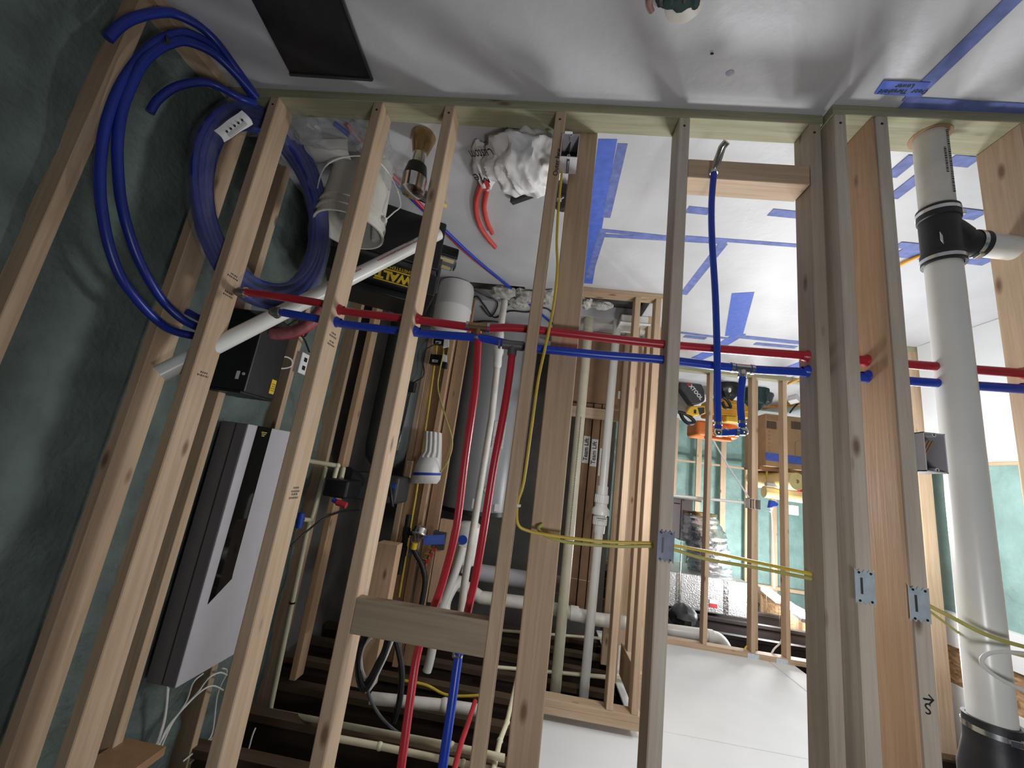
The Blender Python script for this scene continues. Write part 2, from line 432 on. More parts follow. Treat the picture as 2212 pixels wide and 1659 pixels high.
# ---- back stud wall
wb = struct('wall_back', 'far pine stud wall seen beyond the bright tiled layout floor')
xb('bottom_plate', TRX, wb, -2.70, -1.25, 4.25, 4.339, 0, .038)
xb('top_plate', WX, wb, -2.70, -1.25, 4.25, 4.339, 2.645, 2.69)
for x in (-1.702, -2.13, -2.437): stud(x, 4.25, par=wb, z1=2.645)
stud(-2.20, 4.345, par=wb, z1=2.645)
for (x0) in (-2.11, -2.36):
    xb('nail_plate', GALV, wb, x0-.05, x0+.05, 4.248, 4.252, 2.652, 2.69, bevel=0)

# ---- right side: end stud, white foundation, foam, sill, rim board
wp = struct('wall_partition', 'end of a stud partition beside the white wall')
xb('bottom_plate', TRX, wp, -2.78, -2.69, 3.14, 4.25, 0, .038)
xb('stud', WZ, wp, -2.78, -2.69, 3.14, 3.178, .038, 2.69)
for y in (3.55, 3.95): xb('stud', WZ, wp, -2.78, -2.69, y, y+.038, .038, 2.69)
wr = struct('wall_right', 'bright white foundation wall with teal foam above its ledge')
xb('foundation', WALLW, wr, -3.05, -2.745, -1.0, 3.13, 0, .86, bevel=.004)
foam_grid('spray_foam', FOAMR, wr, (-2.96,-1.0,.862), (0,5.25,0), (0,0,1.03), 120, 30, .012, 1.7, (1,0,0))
for y in (2.30, 2.72, 3.13, 3.55): xb('stud', WZ, wr, -3.02, -2.945, y, y+.038, .862, 1.88)
xb('sill_plate', WY, wr, -3.05, -2.955, -1.0, 4.25, .861, .882)
xb('drywall_band', DRY, wr, -3.05, -2.90, -1.0, 4.25, 1.88, 2.09, bevel=0)
xb('rim_board', OSB, wr, -3.05, -2.93, 2.98, 4.25, 2.09, 2.33, bevel=0)
xb('rim_board', OSB, wr, -3.05, -2.93, -1.0, 2.96, 2.09, 2.33, bevel=0)
xb('drywall_band', DRY, wr, -3.05, -2.90, -1.0, 4.25, 2.33, 2.69, bevel=0)

# ---- far room shell
wt = struct('wall_rear', 'teal foamed wall at the very back of the bright room')
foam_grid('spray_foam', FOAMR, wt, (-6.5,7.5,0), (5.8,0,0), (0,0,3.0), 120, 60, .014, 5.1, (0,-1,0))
for x in (-1.95, -2.35, -2.76, -3.17, -3.58, -4.0): xb('stud', WZ, wt, x, x+.089, 7.30, 7.338, 0, 2.75)
xb('top_plate', WX, wt, -6.5, -.7, 7.25, 7.34, 2.55, 2.60)
xb('sill_plate', WX, wt, -6.5, -.7, 7.32, 7.40, .72, .75)
wq = struct('wall_side', 'teal foamed side wall of the bright back room')
foam_grid('spray_foam', FOAMR, wq, (-4.6,4.3,0), (0,3.2,0), (0,0,2.4), 70, 50, .012, 6.1, (1,0,0))
xb('beam', OSB, wq, -3.56, -3.52, 4.4, 7.5, 2.60, 3.02, bevel=0, label='OSB joist web')
xb('flange', TAN, wq, -3.60, -3.48, 4.4, 7.5, 2.555, 2.60)
xb('flange', TAN, wq, -3.60, -3.48, 4.4, 7.5, 3.02, 3.06)
for y in (5.0, 5.9, 6.8): xb('web_stiffener', TAN, wq, -3.52, -3.48, y, y+.06, 2.60, 3.02)

# ---- ceiling: drywall sheets, deck and joists
ce = struct('ceiling', 'white drywall ceiling that ends at open dark joists')
def sheet(x0, x1, y0, y1, z=2.69): xb('drywall_sheet', DRY, ce, x0, x1, y0, y1, z, z+.013, bevel=.003)
sheet(-2.245, -.105, 1.19, 2.785); sheet(-2.245, -.70, 2.79, 4.30); sheet(-2.47, -2.25, 3.45, 4.30)
sheet(-3.6, -2.97, .5, 3.52)
xb('drywall_return', DRY, ce, -2.97, -2.957, .5, 3.52, 2.69, 2.86, bevel=0)
xb('curb', TAN, ce, -2.957, -2.92, .5, 3.52, 2.78, 2.86)
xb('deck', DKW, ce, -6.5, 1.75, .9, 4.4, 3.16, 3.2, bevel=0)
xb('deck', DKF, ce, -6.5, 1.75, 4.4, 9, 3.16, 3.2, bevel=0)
for k in range(22):
    y = 1.45 + .30*k
    if y > 4.4 and k % 2: continue
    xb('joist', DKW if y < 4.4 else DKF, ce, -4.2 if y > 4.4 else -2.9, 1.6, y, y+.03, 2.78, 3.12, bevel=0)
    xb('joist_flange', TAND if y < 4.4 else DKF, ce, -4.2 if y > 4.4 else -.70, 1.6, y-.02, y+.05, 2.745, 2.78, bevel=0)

# ---- blue layout tape on the floor
TZ = [.0006]
def tape(a, b, wd, m=TAPE2, name='tape_strip', label=None):
    z = TZ[0]; TZ[0] += .0001
    a = V((a[0], a[1], z)); b = V((b[0], b[1], z)); d = (b-a).normalized(); n = V((-d.y, d.x, 0))*wd/2
    return MB().prism([a+n, a-n, b-n, b+n], (0,0,.0006)).build(name, m, floor, label=label)
tape((-0.116, 1.371, 0), (-0.173, 2.596, 0), .075, TAPE)
tape((-0.179, 1.389, 0), (-0.19, 1.865, 0), .04)
tape((-0.188, 1.995, 0), (-0.176, 2.515, 0), .04)
tape((-0.173, 1.976, 0), (-0.558, 1.993, 0), .03); tape((-0.184, 2.022, 0), (-0.852, 1.999, 0), .03)
tape((-0.627, 1.979, 0), (-1.249, 1.977, 0), .03)
tape((-0.837, 2.01, 0), (-0.838, 2.631, 0), .05)
tape((-0.162, 2.669, 0), (-0.741, 2.681, 0), .04)
tape((-0.56, 1.757, 0), (-0.666, 1.762, 0), .05); tape((-0.933, 1.735, 0), (-1.105, 1.742, 0), .05)
tape((-1.186, 2.53, 0), (-1.463, 3.272, 0), .13, TAPE)
tape((-1.489, 3.209, 0), (-1.468, 3.548, 0), .09, TAPE); tape((-1.484, 3.277, 0), (-2.052, 3.283, 0), .07); tape((-1.047, 3.316, 0), (-1.478, 3.347, 0), .04)
tape((-1.104, 3.391, 0), (-1.287, 3.394, 0), .06); tape((-1.692, 3.399, 0), (-2.024, 3.388, 0), .06)
tape((-1.496, 3.566, 0), (-1.418, 3.958, 0), .12, TAPE); tape((-2.305, 3.727, 0), (-2.275, 4.036, 0), .09, TAPE)
tape((-1.066, 0.858, 0), (-1.055, 1.154, 0), .045); tape((-1.044, 1.161, 0), (-1.435, 1.167, 0), .045)
tape((-1.256, 1.366, 0), (-1.254, 1.478, 0), .05); tape((-1.355, 1.444, 0), (-1.352, 1.594, 0), .05)
tape((-1.381, 1.378, 0), (-1.472, 1.382, 0), .05); tape((-1.649, 1.652, 0), (-1.767, 1.661, 0), .06)
tape((-1.624, 1.905, 0), (-1.782, 1.911, 0), .05); tape((-1.673, 1.961, 0), (-1.834, 1.966, 0), .09); tape((-1.997, 1.984, 0), (-2.121, 1.991, 0), .06)
tg = thing('tape_note', 'short blue tape strip with handwriting on the floor beside the diagonal tape line', 'tape', (-1.003, 1.111, 0))
MB().prism([(-0.926, 1.087, 0.004), (-0.933, 1.132, 0.004), (-1.07, 1.135, 0.004), (-1.063, 1.087, 0.004)], (0,0,.0006)).build('strip', TAPE, tg)
a, b = V((-1.072, 1.129, 0.004)), V((-0.945, 1.126, 0.004))
for i, (u, v, s) in enumerate(((1952,198,'Door  Threshold'), (1956,187,'Lower'))):
    text('handwriting', s, (-1.009, 1.119, 0.006) if i == 0 else (-1.001, 1.102, 0.006), (1,.04,0), (0,1,0), .020, INK, tg)

# ================================================================== PIPES IN THE FRONT WALL
def ring(mb, c, ax, r, h, n=18):
    c = V(c); a = V(ax).normalized(); return mb.cyl(c-a*h/2, c+a*h/2, r, n=n)
def clampring(c, ax, r, par, h=.009, m=STEEL, name='crimp_ring'):
    return ring(MB(), c, ax, r, h).build(name, m, par, smooth=True)
X1 = (1, 0, 0); Z1 = (0, 0, 1)
# ---- red line
rp = thing('red_water_pipe', 'red plastic water pipe run level through the stud holes, with one riser', 'pipe', (0.263, 1.265, 0.89))
rpts = [(1.121, 1.265, 0.849), (0.838, 1.265, 0.863), (0.756, 1.265, 0.883), (0.48, 1.265, 0.888), (0.262, 1.262, 0.895), (0.158, 1.262, 0.883), (0.057, 1.265, 0.88), (-0.15, 1.265, 0.883), (-0.35, 1.265, 0.885), (-0.588, 1.265, 0.88), (-0.79, 1.265, 0.874), (-0.957, 1.262, 0.871), (-1.112, 1.258, 0.87), (-1.383, 1.255, 0.864), (-1.452, 1.255, 0.86)]
MB().tube(spl(rpts, 5), .0137, 14).build('pipe', RED, rp, smooth=True)
bpts = [(0.259, 1.262, 0.914), (0.25, 1.264, 0.994), (0.241, 1.27, 1.118), (0.241, 1.285, 1.327), (0.239, 1.305, 1.541), (0.26, 1.33, 1.712), (0.282, 1.34, 1.81), (0.302, 1.335, 1.913), (0.295, 1.31, 2.034), (0.283, 1.28, 2.172), (0.28, 1.27, 2.271)]
MB().tube(spl(bpts, 6), .0122, 14).build('riser', RED, rp, smooth=True)
tee = (0.262, 1.262, 0.893)
MB().cyl(V(tee)-V(X1)*.028, V(tee)+V(X1)*.028, .0150).cyl(tee, V(tee)+V(Z1)*.03, .0138).build('tee', COPPER, rp, smooth=True)
for dx in (-.036, .036): clampring(V(tee)+V((dx,0,-.001)), X1, .0162, rp)
clampring(V(tee)+V((.0,0,.040)), Z1, .0150, rp)
def grommet(x, z, m, par, face):      # flared plastic sleeve where the pipe meets a stud face
    MB().lathe([(.0135,-.016),(.015,-.008),(.0195,.001),(.0195,.003)], (x+.002*face,1.265,z), (-face,0,0)).build('grommet', m, par, smooth=True)
for x, z, f in ((.760,.880,-1), (.477,.884,-1), (-.788,.876,1), (-.962,.870,1), (-1.408,.858,1)): grommet(x, z, RED, rp, f)
e0 = V((1.136, 1.265, 0.849))
MB().tube([e0+V((-.012,0,0)), e0+V((.012,0,0)), e0+V((.022,.006,0)), e0+V((.024,.03,0))], .0155, 12).build('elbow', FITG, rp, smooth=True)
clampring(e0+V((-.014,0,0)), X1, .0165, rp, .007)
# ---- blue line
bp = thing('blue_water_pipe', 'blue plastic water pipe just above the red one through the stud holes', 'pipe', (0.15, 1.265, 0.942))
pts = [(0.961, 1.265, 0.912), (0.836, 1.265, 0.921), (0.745, 1.265, 0.93), (0.478, 1.265, 0.935), (0.256, 1.262, 0.93), (0.15, 1.265, 0.939), (0.049, 1.265, 0.944), (-0.155, 1.265, 0.943), (-0.346, 1.265, 0.937), (-0.588, 1.265, 0.939), (-0.788, 1.265, 0.928), (-0.961, 1.262, 0.926), (-1.108, 1.258, 0.923), (-1.377, 1.255, 0.913), (-1.445, 1.255, 0.909)]
MB().tube(spl(pts, 5), .0137, 14).build('pipe', BLUE, bp, smooth=True)
t2 = V((0.137, 1.265, 0.942))
MB().cyl(t2-V(X1)*.03, t2+V(X1)*.03, .0165).cyl(t2, t2+V(Z1)*.035, .0155).build('tee', FITG, bp, smooth=True)
for dx in (-.045,-.032, .032,.045): clampring(t2+V((dx,0,0)), X1, .0168, bp, .006, FITG)
q = [(0.137, 1.265, 0.959), (0.135, 1.268, 1.028), (0.137, 1.272, 1.151), (0.147, 1.285, 1.344), (0.153, 1.305, 1.543), (0.16, 1.325, 1.682), (0.171, 1.34, 1.793), (0.175, 1.34, 1.845)]
MB().tube(spl(q, 6), .0122, 14).build('red_riser', RED, bp, smooth=True, label='red riser pipe')
q = [(0.175, 1.34, 1.845), (0.178, 1.335, 1.906), (0.174, 1.31, 2.014), (0.17, 1.28, 2.152), (0.168, 1.27, 2.251)]
MB().tube(spl(q, 5), .0132, 14).build('riser', BLUE, bp, smooth=True)
clampring((0.179, 1.335, 1.9), (.1,0,1), .0145, bp, .006)
for x, z, f in ((.760,.926,-1), (.477,.929,-1), (-.788,.925,1), (-.962,.921,1), (-1.408,.905,1)): grommet(x, z, BLUE, bp, f)
e0 = V((0.983, 1.265, 0.91))
MB().tube([e0+V((-.012,0,0)), e0+V((.012,0,0)), e0+V((.022,.006,0)), e0+V((.024,.035,0))], .0158, 12).build('elbow', FITG, bp, smooth=True)
clampring(e0+V((-.012,0,0)), X1, .0165, bp, .007)
# branch to the shower stub: down from a tee, across, and back up the front
t3 = V((-0.592, 1.265, 0.938))
MB().cyl(t3-V(X1)*.022, t3+V(X1)*.022, .0150).cyl(t3, t3+V((0,-.006,.024)), .0115).build('tee', CHROME, bp, smooth=True)
for dx in (-.030, .030): clampring(t3+V((dx,0,0)), X1, .0160, bp, .010)
b1 = [t3+V((0,-.006,.024)), (-0.584, 1.255, 1.04), (-0.585, 1.25, 1.103), (-0.586, 1.245, 1.13)]
MB().tube(spl(b1, 5), .0102, 12).build('branch', BLUE, bp, smooth=True)
clampring((-0.589, 1.258, 0.965), Z1, .0120, bp); clampring((-0.586, 1.248, 1.113), Z1, .0120, bp)
MB().tube(spl([(-0.584, 1.242, 1.142), (-0.547, 1.236, 1.15), (-0.512, 1.23, 1.156)], 4), .0102, 12).build('branch', BLUE, bp, smooth=True)
for c in ((-0.534, 1.237, 1.151), (-0.567, 1.239, 1.147)): clampring(c, X1, .0120, bp, .008)
for c in ((-0.587, 1.242, 1.141), (-0.509, 1.23, 1.154)):
    MB().ell(c, .0135, .0135, .0135, 12, 8).build('elbow', CHROME, bp, smooth=True)
b2 = [(-0.509, 1.23, 1.144), (-0.505, 1.23, 1.051), (-0.501, 1.23, 0.904), (-0.491, 1.228, 0.719), (-0.473, 1.22, 0.526), (-0.466, 1.215, 0.39), (-0.467, 1.205, 0.275)]
MB().tube(spl(b2, 6), .0102, 12).build('riser', BLUE, bp, smooth=True)
clampring((-0.508, 1.23, 1.129), Z1, .0120, bp); clampring((-0.467, 1.205, 0.275), Z1, .0122, bp)
s0 = V((-0.467, 1.203, 0.265)); s1 = V((-0.474, 1.16, 0.216)); s2 = V((-0.482, 1.145, 0.208))
MB().tube([s0, s0+(s1-s0)*.25, s0+(s1-s0)*.3, s1, s2], [.0095,.011,.013,.013,.0125], 14).build('stub_out', CHROME, bp, smooth=True, label='shiny metal stub-out')

# ---- big white drain pipe with rubber fittings
dp = thing('drain_pipe', 'thick white drain pipe standing on the sole plate with a black rubber tee', 'pipe', (-1.2, 1.25, 0))
MB().cyl((-1.2,1.25,.02), (-1.198,1.25,.40), .0445, n=32).build('lower_pipe', PVCD, dp, smooth=True, label='dirty lower length with printing')
MB().cyl((-1.198,1.25,.40), (-1.193,1.25,2.1), .0445, n=32).build('upper_pipe', PVC, dp, smooth=True)
MB().lathe([(.052,.0),(.056,.002),(.056,.0035),(.0445,.0035)], (-1.2,1.25,.0365), n=24).build('hole_edge', SKIN, dp)
stamp(V((-1.213,1.205,.17)), (0,0,1), (-1,0,0), (.24,.10), dp, .007, .013)
z0 = V((-1.202, 1.25, 0.341)).z; z1 = V((-1.209, 1.25, 0.519)).z
MB().lathe([(.046,z0-.012),(.0535,z0-.012),(.0535,z0+.028),(.050,z0+.03),(.050,z1-.03),(.0535,z1-.028),(.0535,z1+.010),(.046,z1+.010)], (-1.199,1.25,0), n=32).build('rubber_tee', RUBBER, dp, smooth=True)
tee_o = [o for o in COL.objects if o.name.startswith('rubber_tee')][0]
j = V((-1.199,1.25,(z0+z1)/2+.015)); br = V((-1.307, 1.25, 0.444)); br2 = V((-1.42,1.25,br.z+.004))
MB().tube(spl([(-1.185,1.25,z0+.045), (-1.225,1.25,z0+.07), (-1.262,1.25,br.z-.004), (-1.305,1.25,br.z)], 5), [.046]*10+[.042]*6, 24).build('side_outlet', RUBBER, tee_o, smooth=True)
MB().cyl((-1.300,1.25,br.z), (-1.318,1.25,br.z), .0435, n=28).build('outlet_lip', RUBBER, tee_o, smooth=True)
MB().cyl((-1.31,1.25,br.z), br2, .0375, n=28).build('branch_stub', PVC, dp, smooth=True)
def hoseclamp(c, ax, r, par, ang=0):
    c = V(c); a = V(ax).normalized(); u = a.orthogonal().normalized(); w_ = a.cross(u); d = u*math.cos(ang)+w_*math.sin(ang)
    MB().lathe([(r,-.006),(r+.0012,-.006),(r+.0012,.006),(r,.006)], c, ax, 36).build('hose_clamp', STEEL, par, smooth=True)
    MB().obox(c+d*(r+.005), d*.006, a*.007, a.cross(d)*.012).build('clamp_screw', STEEL, par, bevel=.001)
hoseclamp((-1.199,1.25,z0+.004), Z1, .0537, tee_o, 2.6); hoseclamp((-1.199,1.25,z1-.004), Z1, .0537, tee_o, 2.0)
hoseclamp((-1.295,1.25,br.z), X1, .0432, tee_o, 1.0)
P4 = V((-1.112, 1.196, 0.486)); 
MB().obox(V((-1.166,1.2095,(z0+z1)/2+.035)), V((.026,-.0195,0)).normalized()*.028, V((0,0,.014)), V((.6,.8,0))*.0006).build('size_sticker', PAPER, tee_o)
zc = V((-1.202, 1.25, 1.792)).z
MB().lathe([(.046,zc),(.054,zc),(.055,zc+.05),(.056,zc+.06),(.070,zc+.12),(.072,zc+.30),(.06,zc+.30)], (-1.194,1.25,0), n=32).build('rubber_reducer', RUBBER, dp, smooth=True)
red_o = [o for o in COL.objects if o.name.startswith('rubber_reducer')][0]
hoseclamp((-1.194,1.25,zc+.022), Z1, .0548, red_o, 4.1)

# ---- nail plates
def nailplate(name_lbl, c, wd, h, y, m=GALV):
    x, z = c; t = thing('nail_plate', name_lbl, 'metal plate', (x, y, z))
    n = 8; lo = []; hi = []
    rr = random.Random(int(z*1e4))
    for i in range(n+1):
        f = i/n; xx = x-wd/2+wd*f; k = .006 if i % 2 else -.002
        lo.append((xx, y, z-h/2+k+rr.uniform(-.001,.001))); hi.append((xx, y, z+h/2-k+rr.uniform(-.001,.001)))
    MB().prism(lo+hi[::-1], (0,-.0016,0)).build('plate', m, t)
    MB().box(x+wd*.12, x+wd*.24, y-.0022, y-.0016, z-h*.27, z+h*.22).build('slot', DGREY, t)
    for sx in (-.3, .3):
        for sz in (-1, 1): MB().cyl((x+wd*sx,y-.0016,z+sz*h*.42),(x+wd*sx,y-.0032,z+sz*h*.42),.003,n=8).build('tooth', IRON, t)
    return t
def zc_(p): return (p[0], p[2])
nailplate('dark steel nail plate on the weathered stud where the yellow cable crosses', zc_((-0.37, 1.218, 1.494)), .046, .083, 1.2185, plain('dark_plate', (.10,.11,.155), .45, .3, .2, 40))
nailplate('upper bright steel nail plate, left of the two on the paired studs', zc_((-0.857, 1.176, 1.516)), .048, .080, 1.1765)
nailplate('bright steel nail plate on the stud right of the brown gap', zc_((-0.984, 1.176, 1.538)), .048, .080, 1.1765)

# ---- electrical boxes
def ebox(label, x0, x1, z0, z1, y0, y1, m, wires=True):
    t = thing('electrical_box', label, 'electrical box', ((x0+x1)/2, y1, z0)); th = .0025
    b = MB().box(x0,x0+th,y0,y1,z0,z1).box(x1-th,x1,y0,y1,z0,z1).box(x0,x1,y0,y1,z0,z0+th).box(x0,x1,y0,y1,z1-th,z1)
    b.build('shell', m, t)
    xb('back', BOXI, t, x0+th, x1-th, y1-.003, y1, z0+th, z1-th, bevel=0)
    for zz, s in ((z0+.006, 1), (z1-.006, -1)):
        MB().cyl(((x0+x1)/2, y0, zz), ((x0+x1)/2, y0+.02, zz), .0055, n=12).build('screw_ear', m, t)
        MB().cyl(((x0+x1)/2, y0-.0006, zz), ((x0+x1)/2, y0, zz), .0022, n=8).build('screw_hole', INK, t)
    xb('divider', BOXI, t, (x0+x1)/2-.001, (x0+x1)/2+.001, y0+.03, y1, z0+th, z1-th, bevel=0)
    return t
a = (0.057, 1.205, 0.149); b = (-0.001, 1.205, 0.145); c = (0.053, 1.205, 0.249); d = (-0.006, 1.205, 0.245)
e1 = ebox('white plastic switch box low on the stud with pencil writing', a[0], b[0], a[2]+.003, c[2], 1.205, 1.285, BOXW)
MB().box((a[0]+b[0])/2-.005, (a[0]+b[0])/2+.004, 1.215, 1.28, c[2], c[2]+.003).build('nail_channel', DGREY, e1)
MB().cyl(((a[0]+b[0])/2,1.22,c[2]+.002), ((a[0]+b[0])/2,1.275,c[2]+.004), .003, n=8).build('box_nail', STEEL, e1)
a = (-1.002, 1.16, 1.098); b = (-1.064, 1.16, 1.098); c = (-1.004, 1.16, 1.199)
e2 = ebox('grey-white switch box on the outer stud left of the thick white pipe', -1.064, -1.010, a[2], c[2]+.004, 1.155, 1.235, BOXW)
for k in range(3): MB().beam((-1.03-.008*k,1.17,a[2]+.02), (-1.04-.004*k,1.225,c[2]-.006), .004, .003).build('cable_clamp', SKIN, e2)
a = (-2.041, 4.235, 1.281); b = (-2.128, 4.235, 1.366)
e3 = ebox('small far switch box beside the white conduit on the back stud wall', b[0]-.03, a[0]-.01, a[2], b[2]+.01, 4.21, 4.29, BOXW)
MB().tube([(-1.379, 4.4, 1.352), (-1.739, 4.4, 1.34), (-2.074, 4.32, 1.326)], .014, 10).build('conduit_pipe', PVC, None, smooth=True, label='level white conduit running to the far switch box', cat='conduit')
MB().tube([(-1.75, 4.35, 0.733), (-1.917, 4.35, 0.998), (-2.09, 4.3, 1.273)], .008, 8).build('grey_conduit', BOXW, None, smooth=True, label='thin grey conduit slanting down to the far switch box', cat='conduit')

# ---- yellow cables of the front wall
def cable(label, pts, r, m, name='electrical_cable', n=8, k=6, group=None, flat=None):
    return MB().tube(spl(pts, k), r, n).build(name, m, None, smooth=True, label=label, cat='cable', group=group)
cable('yellow cable from the white switch box up the stud and across to the dark plate',
  [(0.046, 1.24, 0.283), (0.043, 1.235, 0.417), (0.034, 1.235, 0.562), (0.021, 1.235, 0.666), (0.019, 1.235, 0.801), (0.028, 1.235, 0.931), (0.039, 1.235, 1.056), (0.042, 1.232, 1.219), (0.045, 1.23, 1.373), (0.054, 1.235, 1.428), (0.054, 1.245, 1.471), (0.044, 1.255, 1.502), (0.016, 1.262, 1.513), (-0.046, 1.265, 1.517), (-0.203, 1.268, 1.513), (-0.362, 1.268, 1.496), (-0.492, 1.268, 1.497), (-0.645, 1.268, 1.507), (-0.784, 1.268, 1.516)], .0046, YEL)
cable('yellow cable leaving the wide stud and running beside the other to the double stud',
  [(-0.026, 1.305, 1.494), (-0.015, 1.29, 1.506), (-0.04, 1.275, 1.522), (-0.11, 1.268, 1.529), (-0.243, 1.265, 1.52), (-0.374, 1.265, 1.503), (-0.491, 1.265, 1.517), (-0.643, 1.265, 1.521), (-0.781, 1.265, 1.528)], .0050, YELO)
for c in ((0.043, 1.238, 0.399), (0.053, 1.238, 1.444)):
    MB().obox(c, (.008,0,0), (0,.006,0), (0,0,.004)).build('cable_staple', PVC, None, bevel=.001, label='white cable staple holding the yellow cable '+('just above the white switch box' if c[2] < .6 else 'where it bends at mid stud'), cat='staple')
cable('thicker yellow cable sagging right from the bright plate past the white pipe', [(-1.044, 1.225, 1.543), (-1.073, 1.19, 1.56), (-1.105, 1.17, 1.576), (-1.15, 1.165, 1.588), (-1.22, 1.165, 1.597)], .0050, YELO)
cable('thinner yellow cable below it that dives behind the white pipe', [(-1.043, 1.225, 1.554), (-1.095, 1.24, 1.582), (-1.203, 1.3, 1.625), (-1.266, 1.32, 1.641), (-1.368, 1.32, 1.652)], .0036, YELO)
cable('white cable looped around the front of the thick white pipe', [(-1.229, 1.17, 1.61), (-1.158, 1.165, 1.613), (-1.121, 1.165, 1.623), (-1.104, 1.165, 1.64), (-1.114, 1.165, 1.658), (-1.15, 1.165, 1.678), (-1.207, 1.165, 1.695)], .0045, WCAB)
# pencil writing on stud and the S-arrow mark
pm = [o for o in wf.children if o.get('label', '').startswith('stud with pencil')][0]
text('pencil_writing', 'Outer face', (0.066, 1.219, 0.26), (0,0,-1), (1,0,0), .026, INK, wf)
sm = (-0.984, 1.177, 1.765)
text('marker_letter', 'S', (-0.985, 1.177, 1.767), (1,0,0), (0,0,1), .034, INK, wf)
text('marker_arrow', '\u2190', (-0.988, 1.177, 1.747), (1,0,0), (0,0,1), .034, INK, wf)
MB().box(-.995,-.978,1.1765,1.178,(-0.987, 1.178, 1.749)[2]-.0012,(-0.987, 1.178, 1.749)[2]+.0012).build('marker_dash', INK, wf)

# ---- blue coil in the front room
bc = thing('blue_pipe_coil', 'loose loops of blue plastic pipe hanging out at the lower left corner', 'pipe coil', (1.33, 0.98, 0.05))
tq = [(1.25, 1.182, 0.075), (1.26, 1.168, 0.082), (1.3, 1.09, 0.031), (1.325, 1.037, 0.028), (1.34, 0.97, 0.07), (1.35, 0.935, 0.129), (1.36, 0.909, 0.202), (1.37, 0.894, 0.296), (1.37, 0.883, 0.399), (1.37, 0.885, 0.503), (1.37, 0.898, 0.592), (1.36, 0.921, 0.703), (1.355, 0.954, 0.787), (1.35, 0.996, 0.866), (1.345, 1.046, 0.931), (1.34, 1.098, 0.971), (1.335, 1.166, 1.008), (1.33, 1.233, 1.028), (1.3, 1.291, 1.026), (1.27, 1.326, 1.015)]
MB().tube(spl(tq, 5), .0138, 12).build('outer_loop', BLUED, bc, smooth=True)
tq = [(1.24, 1.184, 0.088), (1.28, 1.092, 0.066), (1.31, 1.032, 0.064), (1.33, 0.971, 0.102), (1.34, 0.943, 0.144), (1.35, 0.92, 0.202), (1.355, 0.901, 0.28), (1.36, 0.899, 0.366), (1.36, 0.902, 0.462), (1.355, 0.921, 0.568), (1.35, 0.957, 0.673), (1.345, 0.98, 0.727), (1.34, 1.012, 0.784), (1.335, 1.062, 0.851), (1.33, 1.122, 0.909), (1.325, 1.182, 0.952), (1.3, 1.234, 0.985), (1.28, 1.278, 0.995), (1.26, 1.308, 0.997)]
MB().tube(spl(tq, 5), .0138, 12).build('inner_loop', BLUED, bc, smooth=True)
tq = [(1.25, 1.172, 0.076), (1.28, 1.097, 0.043), (1.31, 1.038, 0.013), (1.335, 0.989, 0.009), (1.36, 0.935, 0.037), (1.37, 0.898, 0.084), (1.39, 0.864, 0.156), (1.4, 0.847, 0.215), (1.41, 0.841, 0.27)]
MB().tube(spl(tq, 5), .0138, 12).build('free_end', BLUED, bc, smooth=True)
tq = [(1.24, 1.18, 0.115), (1.25, 1.13, 0.15), (1.3, 1.08, 0.155), (1.33, 1.046, 0.18), (1.36, 1.009, 0.247), (1.385, 0.994, 0.316), (1.395, 0.993, 0.37)]
MB().tube(spl(tq, 5), .0125, 12).build('short_end', BLUED, bc, smooth=True)
MB().tube([(1.345, 1.287, 0.939), (1.32, 1.295, 0.949), (1.27, 1.297, 0.966)], .0125, 12).build('short_end', BLUED, bc, smooth=True)
k0 = V((1.348, 0.92, 0.164))
MB().tube(spl([k0+V((.016*math.cos(t),.004*math.sin(3*t),.016*math.sin(t))) for t in [i*.7 for i in range(10)]], 3), .005, 6).tube([k0, V((1.36, 0.899, 0.168))], .004, 6).tube([k0, V((1.36, 0.934, 0.107))], .004, 6).build('black_tie', RUBBER, bc, smooth=True)

# ---- wrapped coil between the first studs
wc = thing('wrapped_pipe_coil', 'blue pipe coil in clear plastic wrap standing on edge between the first two studs', 'pipe coil', (1.388, 1.319, 0))
L_ = V((1.31, 1.176, 0.586)); R_ = V((1.109, 1.52, 0.359)); B_ = V((1.345, 1.29, 0.05)); T_ = V((1.165, 1.47, 0.755))
cen = (L_+R_)/2; ea = (R_-L_)/2; eb = (T_-B_)/2; cen = cen*.5 + (T_+B_)/2*.5; en = ea.cross(eb).normalized()
for k in range(11):
    dr = (k % 4)*.07 - .11; dn = (k//4)*.024 - .024
    ptsr = [cen + (ea*math.cos(t)+eb*math.sin(t))*(1+dr+.02*math.sin(3*t+k)) + en*(dn+.004*math.sin(2*t+k)) for t in [2*pi*i/40 for i in range(40)]]
    MB().tube(ptsr, .0105, 8, closed=True).build('coil_turn', BLUED, wc, smooth=True)
rows = []
for i in range(61):
    t = 2*pi*(i/60); rr_ = []
    for kk in range(14):
        a = 2*pi*kk/14; w_ = 1+.18*noise.noise(V((t*6, a*2, 1.3)))
        rr_.append(cen + (ea*math.cos(t)+eb*math.sin(t))*(1+.20*math.cos(a)*w_) + en*.052*math.sin(a)*w_)
    rows.append(rr_)
MB().sheet(rows, True).build('plastic_wrap', WRAP, wc, smooth=True)
lt = [V((1.26, 1.088, 0.337)), V((1.22, 1.122, 0.211)), V((1.215, 1.176, 0.216)), V((1.255, 1.131, 0.344))]
nl = (lt[1]-lt[0]).cross(lt[3]-lt[0]).normalized()
if nl.y > 0: nl = -nl
lc = sum(lt, V())/4
rows = []
for i in range(9):
    f = i/8; r_ = []
    for k in range(7):
        g = k/6; p = lt[0]*(1-f)*(1-g)+lt[1]*f*(1-g)+lt[2]*f*g+lt[3]*(1-f)*g
        r_.append(p + nl*(.012*math.sin(pi*g)+.002*math.sin(9*f)))
    rows.append(r_)
MB().sheet(rows).build('paper_label', PAPER, wc, smooth=True)
